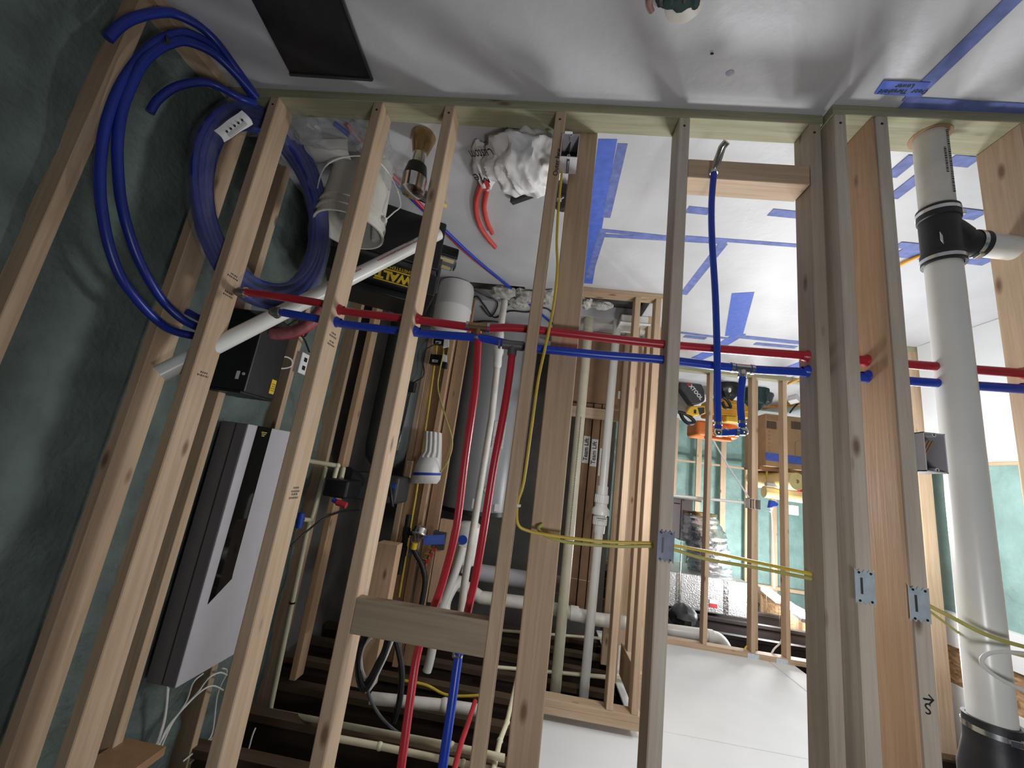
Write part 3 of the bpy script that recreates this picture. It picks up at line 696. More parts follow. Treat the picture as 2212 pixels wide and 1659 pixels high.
du = (lt[1]-lt[0]); dv = (lt[3]-lt[0])
for i in range(5):
    c = lt[0] + du*(.22+.14*i) + dv*.42 + nl*.0135
    MB().cyl(c-nl*.0005, c+nl*.0006, .0045, n=10).build('printed_dot', INK, wc)
for i in range(4): 
    c = lt[0] + du*.5 + dv*(.58+.09*i) + nl*.0133; MB().obox(c, du*.33, dv*.008, nl*.0004).build('printed_line', INK, wc)
rc = thing('red_wrapped_coil', 'red pipe coil in plastic wrap behind the leaning white pipe', 'pipe coil', (1.264, 1.62, 0.847))
for k in range(3):
    MB().tube(spl([V(p)+V((0,.012*k,.014*k)) for p in ((1.567, 1.56, 0.587), (1.464, 1.58, 0.75), (1.345, 1.6, 0.863), (1.214, 1.62, 0.868), (1.111, 1.64, 0.8), (1.059, 1.66, 0.647))], 5), .011, 8).build('coil_turn', RED, rc, smooth=True)
MB().tube(spl([(1.558, 1.56, 0.6), (1.459, 1.58, 0.768), (1.34, 1.6, 0.88), (1.209, 1.62, 0.885), (1.107, 1.64, 0.813), (1.056, 1.66, 0.656)], 5), .026, 10).build('plastic_wrap', WRAPR, rc, smooth=True)

# ---- leaning white pvc pipe
lp = thing('leaning_pvc_pipe', 'long white pvc pipe leaning diagonally behind the left studs', 'pipe', (0.661, 1.8, 0.217))
p0, p1 = V((1.3, 1.221, 1.189)), V((0.647, 1.78, 0.227))
MB().cyl(p0, p1, .0300, n=24).build('pipe', PVC, lp, smooth=True)
dd = (p1-p0).normalized(); side = V((0,-1,0)); side = (side-dd*side.dot(dd)).normalized()
upv = dd.cross(side)
if upv.z < 0: upv = -upv
for (f0, f1) in ((.50, .63), (.70, .92)):
    c = p0+(p1-p0)*((f0+f1)/2) + (side*.0301+upv*.006); stamp(c, dd, upv, (((p1-p0).length)*(f1-f0), ), lp, .008, .01, REDINK)
c = p0+(p1-p0)*.86 + side*.0302 + upv*-.012; stamp(c, dd, upv, (.05, .05, .05), lp, .004, .005, INK)

# ---- black steel floor mat front
mt = thing('floor_mat', 'black rubber mat lying on the floor in front of the left studs', 'mat', (0.898, 1.018, 0))
ca = [V((0.783, 1.156, 0)), V((1.106, 1.149, 0)), V((1.074, 0.84, 0)), V((0.766, 0.835, 0))]
MB().prism([p+V((0,0,.001)) for p in ca], (0,0,.006)).build('mat', RUBBER, mt, bevel=.002)
for i in (0, 3):
    a_, b_ = ca[i], ca[(i+1) % 4]
    MB().beam(a_+V((0,0,.010)), b_+V((0,0,.010)), .010, .007).build('edge_strip', DGREY, mt, bevel=.001)
# ---- toilet-flange like dark pulled-back sack at the top edge
gl = thing('work_glove', 'crumpled dark work glove on a small pale pad at the top edge of the picture', 'glove', (-0.236, 0.874, 0))
def lump(d): return 1+.25*noise.noise(d*4.1)+.12*noise.noise(d*11)
MB().ell(V((-0.234, 0.849, 0.018)), .062, .05, .020, 28, 16, lump).build('palm', GREEND, gl, smooth=True)
for k in range(4):
    MB().tube(spl([V(p)+V((-.032*k,.004*(k%2),0)) for p in ((-0.17, 0.824, 0.03), (-0.175, 0.856, 0.026), (-0.185, 0.884, 0.018))], 5), [.013]*8+[.010]*3, 8).build('finger', GREEND if k % 2 else RUBBER, gl, smooth=True)
MB().tube(spl([(-0.157, 0.852, 0.02), (-0.153, 0.883, 0.014), (-0.167, 0.908, 0.01)], 4), .008, 8).build('cuff_strap', plain('faded_pink', (.38,.20,.18), .8), gl, smooth=True)
MB().lathe([(0,0),(.05,0),(.052,.004),(.045,.009),(0,.010)], (-0.252, 0.892, 0), n=24).build('pad', PVCD, gl, smooth=True)
MB().ell(V((-0.382, 1.026, 0.002)), .0055, .003, .003, 10, 6, lump).build('debris_chip', BLACK, None, smooth=True, label='tiny dark chip on the bare floor near the glove', cat='debris')
MB().ell(V((-0.463, 1.086, 0.001)), .014, .011, .0007, 16, 6, lump).build('paint_spot', plain('mauve_paint', (.36,.35,.44), .5), None, smooth=True, label='round bluish-mauve paint spot on the floor', cat='spot')

# ================================================================== LEFT WALL EQUIPMENT
ep = thing('breaker_panel', 'tall white electrical panel with a tapering black glass strip on the left foam wall', 'electrical panel', (1.35, 1.85, 1.30))
XF = 1.29
xb('cabinet', PANG, ep, XF+.006, 1.42, 1.675, 2.10, 1.298, 2.325, bevel=.003)
xb('seam', BLACK, ep, 1.346, 1.350, 1.6735, 1.676, 1.30, 2.32, bevel=0)
def yz(p): return (XF, p[1], p[2])
F_ = [yz((1.29, 1.676, 1.297)), yz((1.29, 1.733, 1.298)), yz((1.29, 1.83, 1.297)), yz((1.29, 1.825, 1.947)), yz((1.29, 1.827, 1.966)), yz((1.29, 1.723, 2.04))]
xb('front_cover', PANW, ep, XF, XF+.006, 1.675, 2.10, 1.298, 2.325, bevel=.002)
MB().prism([F_[1], F_[2], F_[3], F_[4], F_[5]], (-.0025,0,0)).build('glass_strip', GLOSS, ep)
for i in range(3):
    c = V((1.286, 1.782, 1.331)); MB().box(1.2865,1.287,c.y-.018+.003*i,c.y+.020-.006*i,c.z-.010+.008*i,c.z-.006+.008*i).build('gold_lettering', GOLD, ep)
wires = [[(1.36, 2.072, 2.459), (1.36, 2.017, 2.426), (1.37, 1.972, 2.425), (1.38, 1.954, 2.45), (1.38, 1.933, 2.47), (1.38, 1.869, 2.501), (1.39, 1.818, 2.551), (1.39, 1.799, 2.624)],
 [(1.36, 2.073, 2.523), (1.36, 1.996, 2.471), (1.37, 1.948, 2.466), (1.38, 1.897, 2.491), (1.39, 1.844, 2.54), (1.39, 1.811, 2.634)],
 [(1.38, 1.745, 2.361), (1.385, 1.776, 2.456), (1.39, 1.79, 2.536), (1.39, 1.779, 2.618)],
 [(1.37, 1.92, 2.39), (1.375, 1.879, 2.409), (1.38, 1.875, 2.48), (1.39, 1.839, 2.539), (1.39, 1.79, 2.616)],
 [(1.36, 2.026, 2.412), (1.37, 2.082, 2.453), (1.4, 2.1, 2.56), (1.41, 2.149, 2.75), (1.4, 2.072, 2.76), (1.4, 1.982, 2.764)],
 [(1.41, 2.168, 2.77), (1.4, 2.101, 2.784), (1.4, 2.031, 2.802)], [(1.385, 1.76, 2.377), (1.39, 1.796, 2.516), (1.395, 1.793, 2.628)]]
WL = ['topmost white cable arching out of the white electrical panel into the bundle', 'lower white cable arching out of the white electrical panel into the bundle', 'white cable rising from the left corner of the white electrical panel', 'thin white cable between the arches above the white electrical panel', 'white cable bending down behind the second stud above the white panel', 'short white cable at the bottom edge beside the second stud', 'second white cable hugging the left corner of the white electrical panel']
for i, wv in enumerate(wires):
    cable(WL[i], wv, .0036, WCAB, group='cables above the electrical panel')
xb('ceiling_board', SKIN, wl, 1.25, 1.42, 1.42, 1.66, 2.50, 2.53)
ps = thing('power_supply_box', 'black box with a yellow sticker hung on the left foam wall', 'power supply', (1.32, 1.6, .82))
xb('case', BLACK, ps, 1.25, 1.43, 1.545, 1.735, .815, 1.175, bevel=.006, seg=2)
MB().box(1.2485,1.25,1.690,1.722,1.085,1.15).build('yellow_sticker', LYEL, ps)
stamp((1.2482,1.706,1.135), (0,-1,0), (0,0,1), (.022,.024,.02,.024), ps, .004, .010)
MB().box(1.29,1.305,1.5435,1.545,1.09,1.125).build('white_sticker', PAPER, ps)
MB().cyl((1.272,1.545,1.10),(1.272,1.541,1.10),.006,n=14).build('button', BOXW, ps)
xb('mounting_flange', BLACK, ps, 1.26, 1.43, 1.54, 1.74, 1.172, 1.182, bevel=.001)
cable('black cord looping beside the black wall box', [(1.36, 1.631, 0.968), (1.37, 1.571, 1.004), (1.38, 1.556, 1.045), (1.385, 1.564, 1.099), (1.38, 1.597, 1.131), (1.37, 1.635, 1.15), (1.33, 1.612, 1.142)], .0055, RUBBER)
cable('coiled black cord hanging below the blue pipe at the left', [(1.36, 1.822, 0.806), (1.35, 1.866, 0.745), (1.34, 1.904, 0.716), (1.34, 1.952, 0.728), (1.34, 1.981, 0.754), (1.34, 1.962, 0.791), (1.34, 1.914, 0.79), (1.34, 1.893, 0.759), (1.34, 1.909, 0.708), (1.345, 1.946, 0.726), (1.35, 1.956, 0.781), (1.37, 2.032, 0.798), (1.4, 2.133, 0.829)], .0052, RUBBER)
cable('white cord curling beside the black wall box', [(1.37, 1.902, 0.754), (1.38, 1.905, 0.811), (1.39, 1.895, 0.892), (1.38, 1.883, 0.937), (1.37, 1.909, 0.925), (1.37, 1.958, 0.928), (1.37, 1.967, 0.959), (1.38, 1.926, 0.984), (1.38, 1.87, 0.995)], .004, WCAB)
ob = thing('wall_outlet', 'white outlet on the foam wall between the second and third studs', 'outlet', (1.40, 2.0, .9))
a, b, c = (1.38, 2.038, 0.857), (1.38, 2.108, 0.849), (1.38, 2.079, 0.974)
xb('cover', PAPER, ob, 1.372, 1.38, a[1], a[1]+.075, a[2], c[2], bevel=.002)
xb('box', BOXW, ob, 1.38, 1.43, a[1]+.004, a[1]+.070, a[2]+.004, c[2]-.004, bevel=.002)
for k in (.3, .7): MB().box(1.370,1.372,a[1]+.024,a[1]+.052,a[2]+(c[2]-a[2])*k-.012,a[2]+(c[2]-a[2])*k+.012).build('socket', BLACK, ob, bevel=.001)

# ================================================================== MECHANICAL ROOM
# bucket
bk = thing('plastic_bucket', 'white plastic bucket with a wire handle on the floor behind the second stud', 'bucket', (1.0, 1.59, 0))
MB().lathe([(0,.002),(.126,.002),(.129,.0),(.134,.10),(.141,.27),(.150,.275),(.150,.285),(.143,.287),(.145,.315),(.154,.318),(.154,.328),(.147,.33),(.149,.360),(.155,.362),(.155,.370),(.146,.370),(.142,.29),(.130,.06),(0,.055)], (1.0,1.59,0), n=36).build('bucket', BUCK, bk, smooth=True)
hp = [V((1.0-.158,1.59,.30)), V((.815,1.60,.25)), V((.80,1.62,.19)), V((.825,1.56,.12)), V((.87,1.45,.10)), V((.97,1.41,.125)), V((1.08,1.43,.17)), V((1.15,1.52,.25)), V((1.158,1.59,.30))]
MB().tube(spl(hp, 5), .0032, 6).build('wire_handle', PVC, bk, smooth=True)
for s in (-1, 1): MB().cyl((1.0+s*.144,1.59,.30),(1.0+s*.164,1.59,.30),.012,n=12).build('handle_ear', BUCK, bk)
MB().ell((1.03,1.60,.20), .08, .08, .10, 22, 14, lump).build('plastic_scrap', BAG, None, smooth=True, label='crumpled clear plastic inside the white bucket', cat='plastic wrap')
MB().cyl((.95,1.66,.07),(.92,1.70,.345),.022,n=16).build('pvc_offcut', PVC, None, smooth=True, label='short white pipe offcut standing in the bucket', cat='pipe')
MB().cyl((.945,1.55,.07),(.90,1.55,.30),.012,n=12).build('blue_offcut', BLUE, None, smooth=True, label='blue pipe offcut standing in the bucket', cat='pipe')
# white gutter piece on the floor
gp = thing('white_gutter_piece', 'short white half-round plastic channel lying between the first studs', 'plastic channel', (1.229, 1.573, 0))
A_, B2 = V((1.322, 1.477, 0.075)), V((0.985, 1.451, 0.07)); rows = []
for i in range(2):
    p = A_ if i == 0 else B2
    rows.append([p + V((0, math.cos(a)*.055, math.sin(a)*.055-.02)) for a in [pi*k/12 for k in range(13)]])
g_ = MB().sheet(rows); g_.build('channel', PVC, gp, smooth=True)
# clear bags
for i, (c, rx, ry, rz, lb) in enumerate((
  ((1.045, 1.354, 0.06), .17, .07, .06, 'crumpled clear plastic bag lying along the sole plate'),
  ((1.162, 1.348, 0.05), .07, .07, .06, 'small clear plastic bag beside the first stud'),
  ((0.826, 1.574, 0.06), .085, .07, .075, 'clear plastic bag of fittings beside the bucket'),
  ((0.881, 1.389, 0.05), .08, .09, .05, 'flattened clear bag behind the second stud'))):
    c = V(c); sd = i*3.7
    MB().ell(c, rx, ry, rz, 26, 16, lambda d: 1+.28*noise.noise(d*3+V((sd,0,0)))+.2*abs(noise.noise(d*8+V((0,sd,0))))).build('plastic_bag', BAG, None, smooth=True, label=lb, cat='plastic bag')
# steel cup shaped lamp
cu_ = thing('metal_lamp_can', 'shiny flared metal can with a black collar on the floor behind the third stud', 'lamp can', (.80, 1.62, 0))
cc = V((0.658, 1.405, 0)); hh = V((0.627, 1.43, 0.208)).z
MB().lathe([(0,0),(.047,0),(.052,.006),(.050,.02),(.032,hh*.45),(.029,hh*.48)], cc, n=28).build('flare', COPPER, cu_, smooth=True)
MB().lathe([(.029,hh*.48),(.029,hh*.75)], cc, n=28).build('neck', CHROME, cu_, smooth=True)
MB().lathe([(.029,hh*.75),(.040,hh*.76),(.048,hh*.98),(.050,hh*1.05)], cc, n=28).build('collar', BLACK, cu_, smooth=True)
MB().lathe([(.050,hh*1.05),(.053,hh*1.06),(.050,hh*1.35),(.02,hh*1.38),(0,hh*1.38)], cc, n=28).build('cap', CHROME, cu_, smooth=True)
# hand tool
tl = thing('pry_bar', 'dark hand saw with a wooden grip on the floor by the third stud', 'hand tool', (0.745, 1.785, 0))
a_, b_ = V((0.844, 1.695, 0.02)), V((0.713, 1.799, 0.02))
MB().beam(a_, b_, .05, .01).build('blade', DGREY, tl, bevel=.002)
MB().beam(a_+V((0,.05,.01)), b_+V((0,.04,.01)), .018, .012).build('spine', CHROME, tl, bevel=.002)
MB().tube([b_, b_+(b_-a_)*.12, b_+(b_-a_)*.42], [.014,.017,.013], 12).build('grip', PINKT, tl, smooth=True)
# loose pipes on the floor
MB().tube(spl([(1.037, 1.357, 0.012), (0.991, 1.435, 0.012), (0.879, 1.721, 0.012), (0.751, 2.012, 0.012), (0.578, 2.39, 0.012), (0.288, 2.917, 0.012), (0.013, 3.438, 0.012)], 4), .0105, 10).build('loose_blue_pipe', BLUE, None, smooth=True, label='long straight blue pipe lying across the mechanical room floor', cat='pipe')
MB().tube(spl([(0.983, 1.358, 0.012), (0.95, 1.478, 0.012), (0.859, 1.719, 0.012), (0.744, 2.037, 0.012), (0.628, 2.318, 0.012), (0.457, 2.617, 0.012)], 4), .0105, 10).build('loose_red_pipe', RED, None, smooth=True, label='straight red pipe lying beside the long blue one', cat='pipe')
REDL = plain('red_pex_light', (.62, .07, .06), .4, 0, .1, 12)
MB().tube(spl([(0.44, 1.656, 0.02), (0.493, 1.812, 0.014), (0.502, 1.97, 0.014), (0.476, 2.099, 0.014), (0.433, 2.211, 0.014)], 5), .0135, 12).build('red_pipe_end', REDL, None, smooth=True, label='longer of two curved red pipe ends poking from under the white sack', cat='pipe')
MB().tube(spl([(0.406, 1.66, 0.02), (0.45, 1.826, 0.014), (0.452, 1.955, 0.014), (0.436, 2.066, 0.014)], 5), .0125, 12).build('red_pipe_end', REDL, None, smooth=True, label='shorter of two curved red pipe ends poking from under the white sack', cat='pipe')
# sack
sk = thing('white_sack', 'crumpled white plastic sack with black lettering on the floor behind the front wall', 'sack', (0.226, 1.606, 0))
def fold(d): return 1+.15*noise.noise(d*2.0+V((4,0,0)))-.30*abs(noise.noise(V((d.x*2.4+d.y*1.2,d.y*.9,d.z*1.6))))-.12*abs(noise.noise(V((d.x*5+2,d.y*2.4+d.x,d.z*3))))
MB().ell(V((0.214, 1.419, 0.095)), .178, .155, .115, 90, 60, fold).build('sack', SACK, sk, smooth=True)
MB().ell(V((0.408, 1.529, 0.03)), .055, .15, .052, 30, 16, fold).build('flap', SACK, sk, smooth=True)
text('sack_lettering', 'Custom', V((0.386, 1.373, 0.105)), (1,.2,0), (-.2,1,0), .075, INK, sk, sx=.42)
text('sack_lettering', 'Me', V((0.408, 1.516, 0.1)), (1,.2,0), (-.2,1,0), .085, INK, sk, sx=.66)
MB().prism([(0.419, 1.57, 0.075), (0.382, 1.543, 0.085), (0.385, 1.624, 0.06), (0.423, 1.663, 0.05)], (0,0,.004)).build('red_print', REDINK, sk)
MB().beam((0.3, 1.765, 0.02), (0.125, 1.658, 0.02), .03, .03).build('dark_strip', DGREY, sk, bevel=.003)
# black tape roll
tr = thing('black_tape_roll', 'black roll standing between the white switch box stud and the wide stud', 'tape roll', (0.046, 1.782, 0))
c = V((0.042, 1.663, 0.06))
MB().lathe([(.014,-.03),(.055,-.03),(.056,.03),(.014,.03),(.014,-.03)], c, (0.2,-.9,.35), 28).build('roll', RUBBER, tr, smooth=True)
for r_ in (.024, .033, .042, .050): MB().lathe([(r_,.0305),(r_+.003,.0315),(r_+.004,.0305)], c, (0.2,-.9,.35), 28).build('winding', DGREY, tr, smooth=True)
# tool boxes
tb = thing('black_tool_box', 'large black tool box with yellow DEWALT lettering behind the third stud', 'tool box', (.70, 2.03, 0))
D_ = V((.904,-.428,0)); E_ = V((.428,.904,0)); F0 = V((.70,2.03,0))
def tbox(u0, u1, v0, v1, z0, z1, name, m, bev=.008):
    c = F0 + D_*(u0+u1)/2 + E_*(v0+v1)/2 + V((0,0,(z0+z1)/2))
    return MB().obox(c, D_*(u1-u0)/2, E_*(v1-v0)/2, V((0,0,(z1-z0)/2))).build(name, m, tb, bevel=bev, seg=2)
tbox(0, .56, 0, .34, .0, .30, 'lower_case', BLACK); tbox(.01, .55, .01, .33, .30, .34, 'rib', DGREY, .004); tbox(-.005, .565, -.005, .345, .335, .46, 'lid', BLACK)
tbox(.05, .50, .05, .30, .46, .505, 'top_tray', BLACK)
for u in (.06, .44): tbox(u, u+.06, -.018, 0, .27, .38, 'latch', DGREY, .004)
for v in (.05, .24): tbox(-.022, -.004, v, v+.05, .25, .40, 'side_latch', DGREY, .004)
tbox(-.03, -.004, .12, .22, .16, .20, 'side_handle', DGREY, .006)
nF = -E_
text('lettering', 'DEWALT', F0+D_*.185+nF*.0065+V((0,0,.412)), D_, (0,0,1), .066, LYEL, tb, bold=.0035)
xx = F0+D_*.185+nF*.006
MB().obox(xx+V((0,0,.380)), D_*.14, nF*.0006, V((0,0,.0035))).build('yellow_line', LYEL, tb)
text('small_lettering', 'TOUGHSYSTEM 2.0', F0+D_*.185+nF*.0065+V((0,0,.362)), D_, (0,0,1), .026, LYEL, tb)
MB().obox(xx+V((0,0,.447)), D_*.14, nF*.0006, V((0,0,.003))).build('yellow_line', LYEL, tb)
MB().obox(F0-D_*.006+E_*.17+V((0,0,.42)), E_*.02, D_*.0006, V((0,0,.003))).build('yellow_line', LYEL, tb)
og = thing('parts_organizer', 'small black parts organizer with a clear lid lying beside the tool box', 'organizer', (0.806, 2.436, 0))
oc = V((0.798, 2.348, 0))
MB().obox(oc+V((0,0,.035)), D_*.085, E_*.10, V((0,0,.035))).build('tray', BLACK, og, bevel=.008, seg=2)
MB().obox(oc+V((0,0,.085)), D_*.08, E_*.095, V((0,0,.013))).build('clear_lid', BAG, og, bevel=.004)
for k in range(3): MB().obox(oc+E_*(-.05+.05*k)+V((0,0,.073)), D_*.07, E_*.018, V((0,0,.006))).build('compartment', PINKT if k != 1 else DGREY, og, bevel=.002)
MB().obox(oc+V((0,0,.075))-D_*.088, D_*.005, E_*.03, V((0,0,.02))).build('latch', DGREY, og, bevel=.002)
# small white pressure tank
ex = thing('pressure_tank', 'small white pressure tank standing on the floor right of the tool box', 'tank', (.79, 2.80, 0))
MB().lathe([(0,0),(.10,0),(.128,.012),(.137,.05),(.138,.20),(.1405,.205),(.1405,.212),(.137,.217),(.137,.33),(.130,.365),(.105,.395),(.05,.41),(0,.413)], (.795,2.80,.0), n=40).build('tank', TANKW, ex, smooth=True)
MB().cyl((.795,2.80,.40),(.795,2.80,.44),.016,n=12).build('fitting', STEEL, ex, smooth=True)
# broken slab pieces around the pits
for i, (u, v, s) in enumerate(((((0.441, 2.806, 0.03)), 0, (.10,.08,.05)), (((0.249, 2.85, 0.02)), 0, (.11,.09,.045)), (((0.335, 2.996, 0.02)), 0, (.09,.07,.04)), (((0.105, 2.799, 0.03)),0,(.07,.08,.05)), (((-0.196, 2.876, 0.02)), 0, (.05,.07,.04)), (((-0.321, 2.89, 0.02)), 0, (.09,.05,.035)))):
    MB().ell(V(u), *s, 12, 8, lambda d: 1+.45*noise.noise(d*1.9+V((i*2.2,0,0)))).build('slab_rubble', RUBBLE, None, bevel=0, label='broken concrete lump at the floor pit', cat='rubble', group='broken concrete around the floor pits')
cable('black cord tangled on the floor by the pit', [(0.788, 3.168, 0.01), (0.674, 2.962, 0.01), (0.63, 3.113, 0.01), (0.569, 3.378, 0.01), (0.42, 3.197, 0.01), (0.259, 3.178, 0.01), (0.16, 3.069, 0.01), (0.064, 3.111, 0.01), (0.015, 3.387, 0.01)], .007, RUBBER)
cable('second black cord crossing the pit edge', [(0.678, 2.848, 0.01), (0.587, 2.939, 0.012), (0.505, 3.052, 0.012), (0.6, 3.36, 0.012), (0.655, 3.152, 0.012)], .006, RUBBER)
# vertical pvc with unions
vp = thing('sump_discharge_pipe', 'off-white vertical pipe with threaded unions rising from the floor pit', 'pipe', (.44, 2.85, 0))
MB().tube([(0.422, 2.86, 0.072), (0.421, 2.85, 0.229), (0.413, 2.85, 0.488)], .026, 18).tube([(0.405, 2.85, 0.596), (0.389, 2.84, 0.979), (0.402, 2.8, 2.073), (0.385, 2.78, 2.504)], .0245, 18).build('pipe', PVCD, vp, smooth=True)
p_, q_ = V((0.421, 2.85, 0.334)), V((0.403, 2.85, 0.631)); d_ = (q_-p_)
MB().lathe([(.026,0),(.033,.01),(.033,.06),(.036,.07),(.036,.11),(.040,.12),(.040,.16),(.032,.19),(.033,.22),(.033,.26),(.026,.28)], p_, d_, 24).build('union', PVC, vp, smooth=True)
# water heater
wh = thing('water_heater', 'tall grey water heater tank behind the red risers', 'water heater', (.56, 3.74, 0))
MB().lathe([(0,.02),(.29,.02),(.30,.03),(.30,1.69),(.292,1.715),(.28,1.72)], (.57,3.75,0), n=48).build('jacket', TANKG, wh, smooth=True)
MB().lathe([(.29,1.70),(.303,1.70),(.303,1.735),(.285,1.74),(0,1.742)], (.57,3.75,0), n=48).build('top_cap', BLACK, wh, smooth=True)
xb('label_sheet', PAPER, wh, .34, .44, 3.463, 3.466, .93, 1.16, bevel=0)
xb('small_label', PAPER, wh, .30, .345, 3.50, 3.505, 1.62, 1.68, bevel=0)
xb('small_label', PAPER, wh, .50, .53, 3.452, 3.456, 1.60, 1.68, bevel=0)
MB().lathe([(0,0),(.024,0),(.026,-.006),(.02,-.012),(0,-.012)], (.43,3.475,1.52), (0,1,0), 20).build('access_plate', BOXW, wh, smooth=True)
stamp((.39,3.4625,1.14), X1, Z1, (.08,.08,.07,.08,.06,.08,.08), wh, .004, .012)
for dx in (-.1, .1): MB().cyl((.57+dx,3.75,1.74),(.57+dx,3.75,2.35),.012,n=12).build('water_line', COPPER, wh, smooth=True)
# white expansion tank with blue dot
et = thing('expansion_tank', 'white expansion tank with a blue dot hanging above the water heater', 'tank', (.47, 3.1, 1.75))
MB().lathe([(0,1.74),(.06,1.745),(.095,1.77),(.105,1.81),(.105,1.98),(.09,2.03),(.05,2.055),(.02,2.06),(.02,2.10)], (.47,3.12,0), n=32).build('tank', TANKW, et, smooth=True)
MB().cyl((.47+.02,3.012,1.86),(.47+.02,3.02,1.86),.032,n=20).build('blue_dot', BLUEP, et)
# softener
sf = thing('water_softener', 'dark cylindrical water softener tank with a black control head on top', 'water softener', (1.22, 3.0, 0))
MB().lathe([(0,.0),(.16,.0),(.165,.02),(.165,1.28),(.15,1.37),(.10,1.43),(.05,1.45),(.05,1.50)], (1.17,3.02,0), n=36).build('tank', TANKD, sf, smooth=True)
xb('label', PAPER, sf, 1.045, 1.09, 2.90, 2.905, 1.16, 1.30, bevel=0)
stamp((1.067,2.897,1.29), (0,0,-1), (1,0,0), (.10,.12,.09), sf, .008, .012)
xb('control_head', DGREY, sf, .93, 1.30, 2.72, 2.98, 1.48, 1.66, bevel=.02, seg=3)
MB().tube(spl([(1.00,2.712,1.50),(.96,2.70,1.60),(.94,2.71,1.67)],4), .012, 10).build('head_ridge', BLACK, sf, smooth=True)
xb('display', PANG, sf, .95, .99, 2.712, 2.722, 1.615, 1.65, bevel=.001)
xb('blue_mark', BLUEP, sf, .945, .975, 2.714, 2.722, 1.53, 1.56, bevel=.001)
a, b = (1.275, 2.45, 1.528), (1.126, 2.45, 1.654)
xb('bypass_valve', BLACK, sf, b[0], a[0], 2.40, 2.60, a[2], b[2]-.02, bevel=.012, seg=2)
MB().cyl((1.17, 2.4, 1.657), (1.11, 2.4, 1.667), .018, n=12).build('red_handle', REDINK, sf, smooth=True)
MB().cyl((1.204, 2.41, 1.646), (1.179, 2.41, 1.656), .014, n=10).build('blue_handle', BLUEP, sf, smooth=True)
MB().tube([(1.25,2.6,1.50), (1.22,2.72,1.54), (1.20,2.80,1.56)], .05, 14).build('bypass_neck', BLACK, sf, smooth=True)
# cream cpvc pipes
cp = thing('cream_pipe_run', 'cream plastic pipe climbing the foam wall and turning along the dark ceiling', 'pipe', (1.38, 2.573, 1.823))
def run(pts, r, par, m=CREAM, nm='pipe'):
    b = MB()
    for i in range(len(pts)-1): b.cyl(pts[i], pts[i+1], r, n=14)
    b.build(nm, m, par, smooth=True)
    for p in pts[1:-1]: MB().ell(V(p), r*1.28, r*1.28, r*1.28, 12, 8).build('elbow', m, par, smooth=True)
run([(1.4, 2.335, 1.442), (1.232, 2.43, 1.45), (1.236, 2.43, 1.523)], .0135, cp)
run([(1.38, 2.575, 1.477), (1.38, 2.543, 1.804), (1.4, 2.486, 1.795)], .0135, cp)
run([(1.385, 2.533, 1.809), (1.36, 2.538, 2.839), (0.227, 1.884, 2.45), (0.009, 1.878, 2.45)], .0135, cp)
run([(1.25, 2.55, 1.466), (1.226, 2.5, 1.527)], .0145, cp)
MB().cyl((1.37, 2.401, 1.746), (1.37, 2.404, 1.83), .020, n=12).build('valve_handle', BLUEP, cp, smooth=True)
clampring((1.375, 2.535, 2.275), Z1, .0175, cp, .010, BLACK, 'pipe_strap')
cp2 = thing('cream_ceiling_pipe', 'second cream pipe running level under the dark joists', 'pipe', (0.454, 1.843, 2.45))
run([(0.753, 1.876, 2.5), (0.518, 1.884, 2.5), (0.171, 1.883, 2.5), (-0.016, 1.88, 2.5)], .0125, cp2)
run([(-0.011, 2.751, 2.48), (0.019, 2.174, 2.48), (0.039, 2.032, 2.48), (0.049, 1.809, 2.48)], .011, cp2)
cp3 = thing('wide_ceiling_pipe', 'thicker dim grey pipe under the joists behind the cable bundle', 'pipe', (0.512, 2.433, 2.6))
run([(0.737, 2.343, 2.58), (0.356, 2.405, 2.58), (0.112, 2.427, 2.58)], .028, cp3, PVCD)
for i, (a, b) in enumerate((((0.183, 3.114, 2.66), (-0.937, 3.339, 2.66)), ((0.261, 3.769, 2.66), (-0.964, 4.072, 2.66)), ((-0.268, 3.207, 2.66), (-0.696, 3.275, 2.66)))):
    MB().cyl(a, b, .012, n=10).build('ceiling_tube', CREAM, None, smooth=True, label=['slim cream tube under the dark joists, nearest of three', 'slim cream tube under the dark joists, farthest of three', 'slim cream tube under the dark joists, middle of three'][i], cat='pipe')
# big white drain pipes
bd = thing('horizontal_drain', 'thick white drain pipe sloping under the ceiling behind the tanks', 'pipe', (.2, 3.3, 2.2))
MB().tube(spl([(0.551, 3.05, 2.376), (0.565, 3.1, 2.288), (0.524, 3.2, 2.191), (0.464, 3.3, 2.239), (0.33, 3.3, 2.297)], 4), .046, 18).tube([(0.348, 3.3, 2.293), (-0.056, 3.3, 2.277), (-0.54, 3.3, 2.309), (-0.747, 3.3, 2.299)], .046, 18).build('pipe', PVCD, bd, smooth=True)
for p in ((0.481, 3.28, 2.224), (0.189, 3.3, 2.288), (-0.369, 3.3, 2.295)): MB().cyl(V(p)-V(X1)*.03, V(p)+V(X1)*.03, .052, n=20).build('coupling', PVC, bd, smooth=True)
MB().tube([(0.44, 3.7, 2.216), (-0.393, 3.7, 2.208)], .07, 18).build('grey_duct', PANW, None, smooth=True, label='grey-white duct behind the sloping drain pipe', cat='duct')
MB().tube(spl([(0.481, 3, 1.899), (0.505, 3, 2.057), (0.549, 3, 2.243), (0.574, 3, 2.364), (0.586, 3, 2.623), (0.596, 3, 2.708)], 4), .030, 14).build('white_flex_pipe', PVC, None, smooth=True, label='white pipe rising right beside the first red riser', cat='pipe')
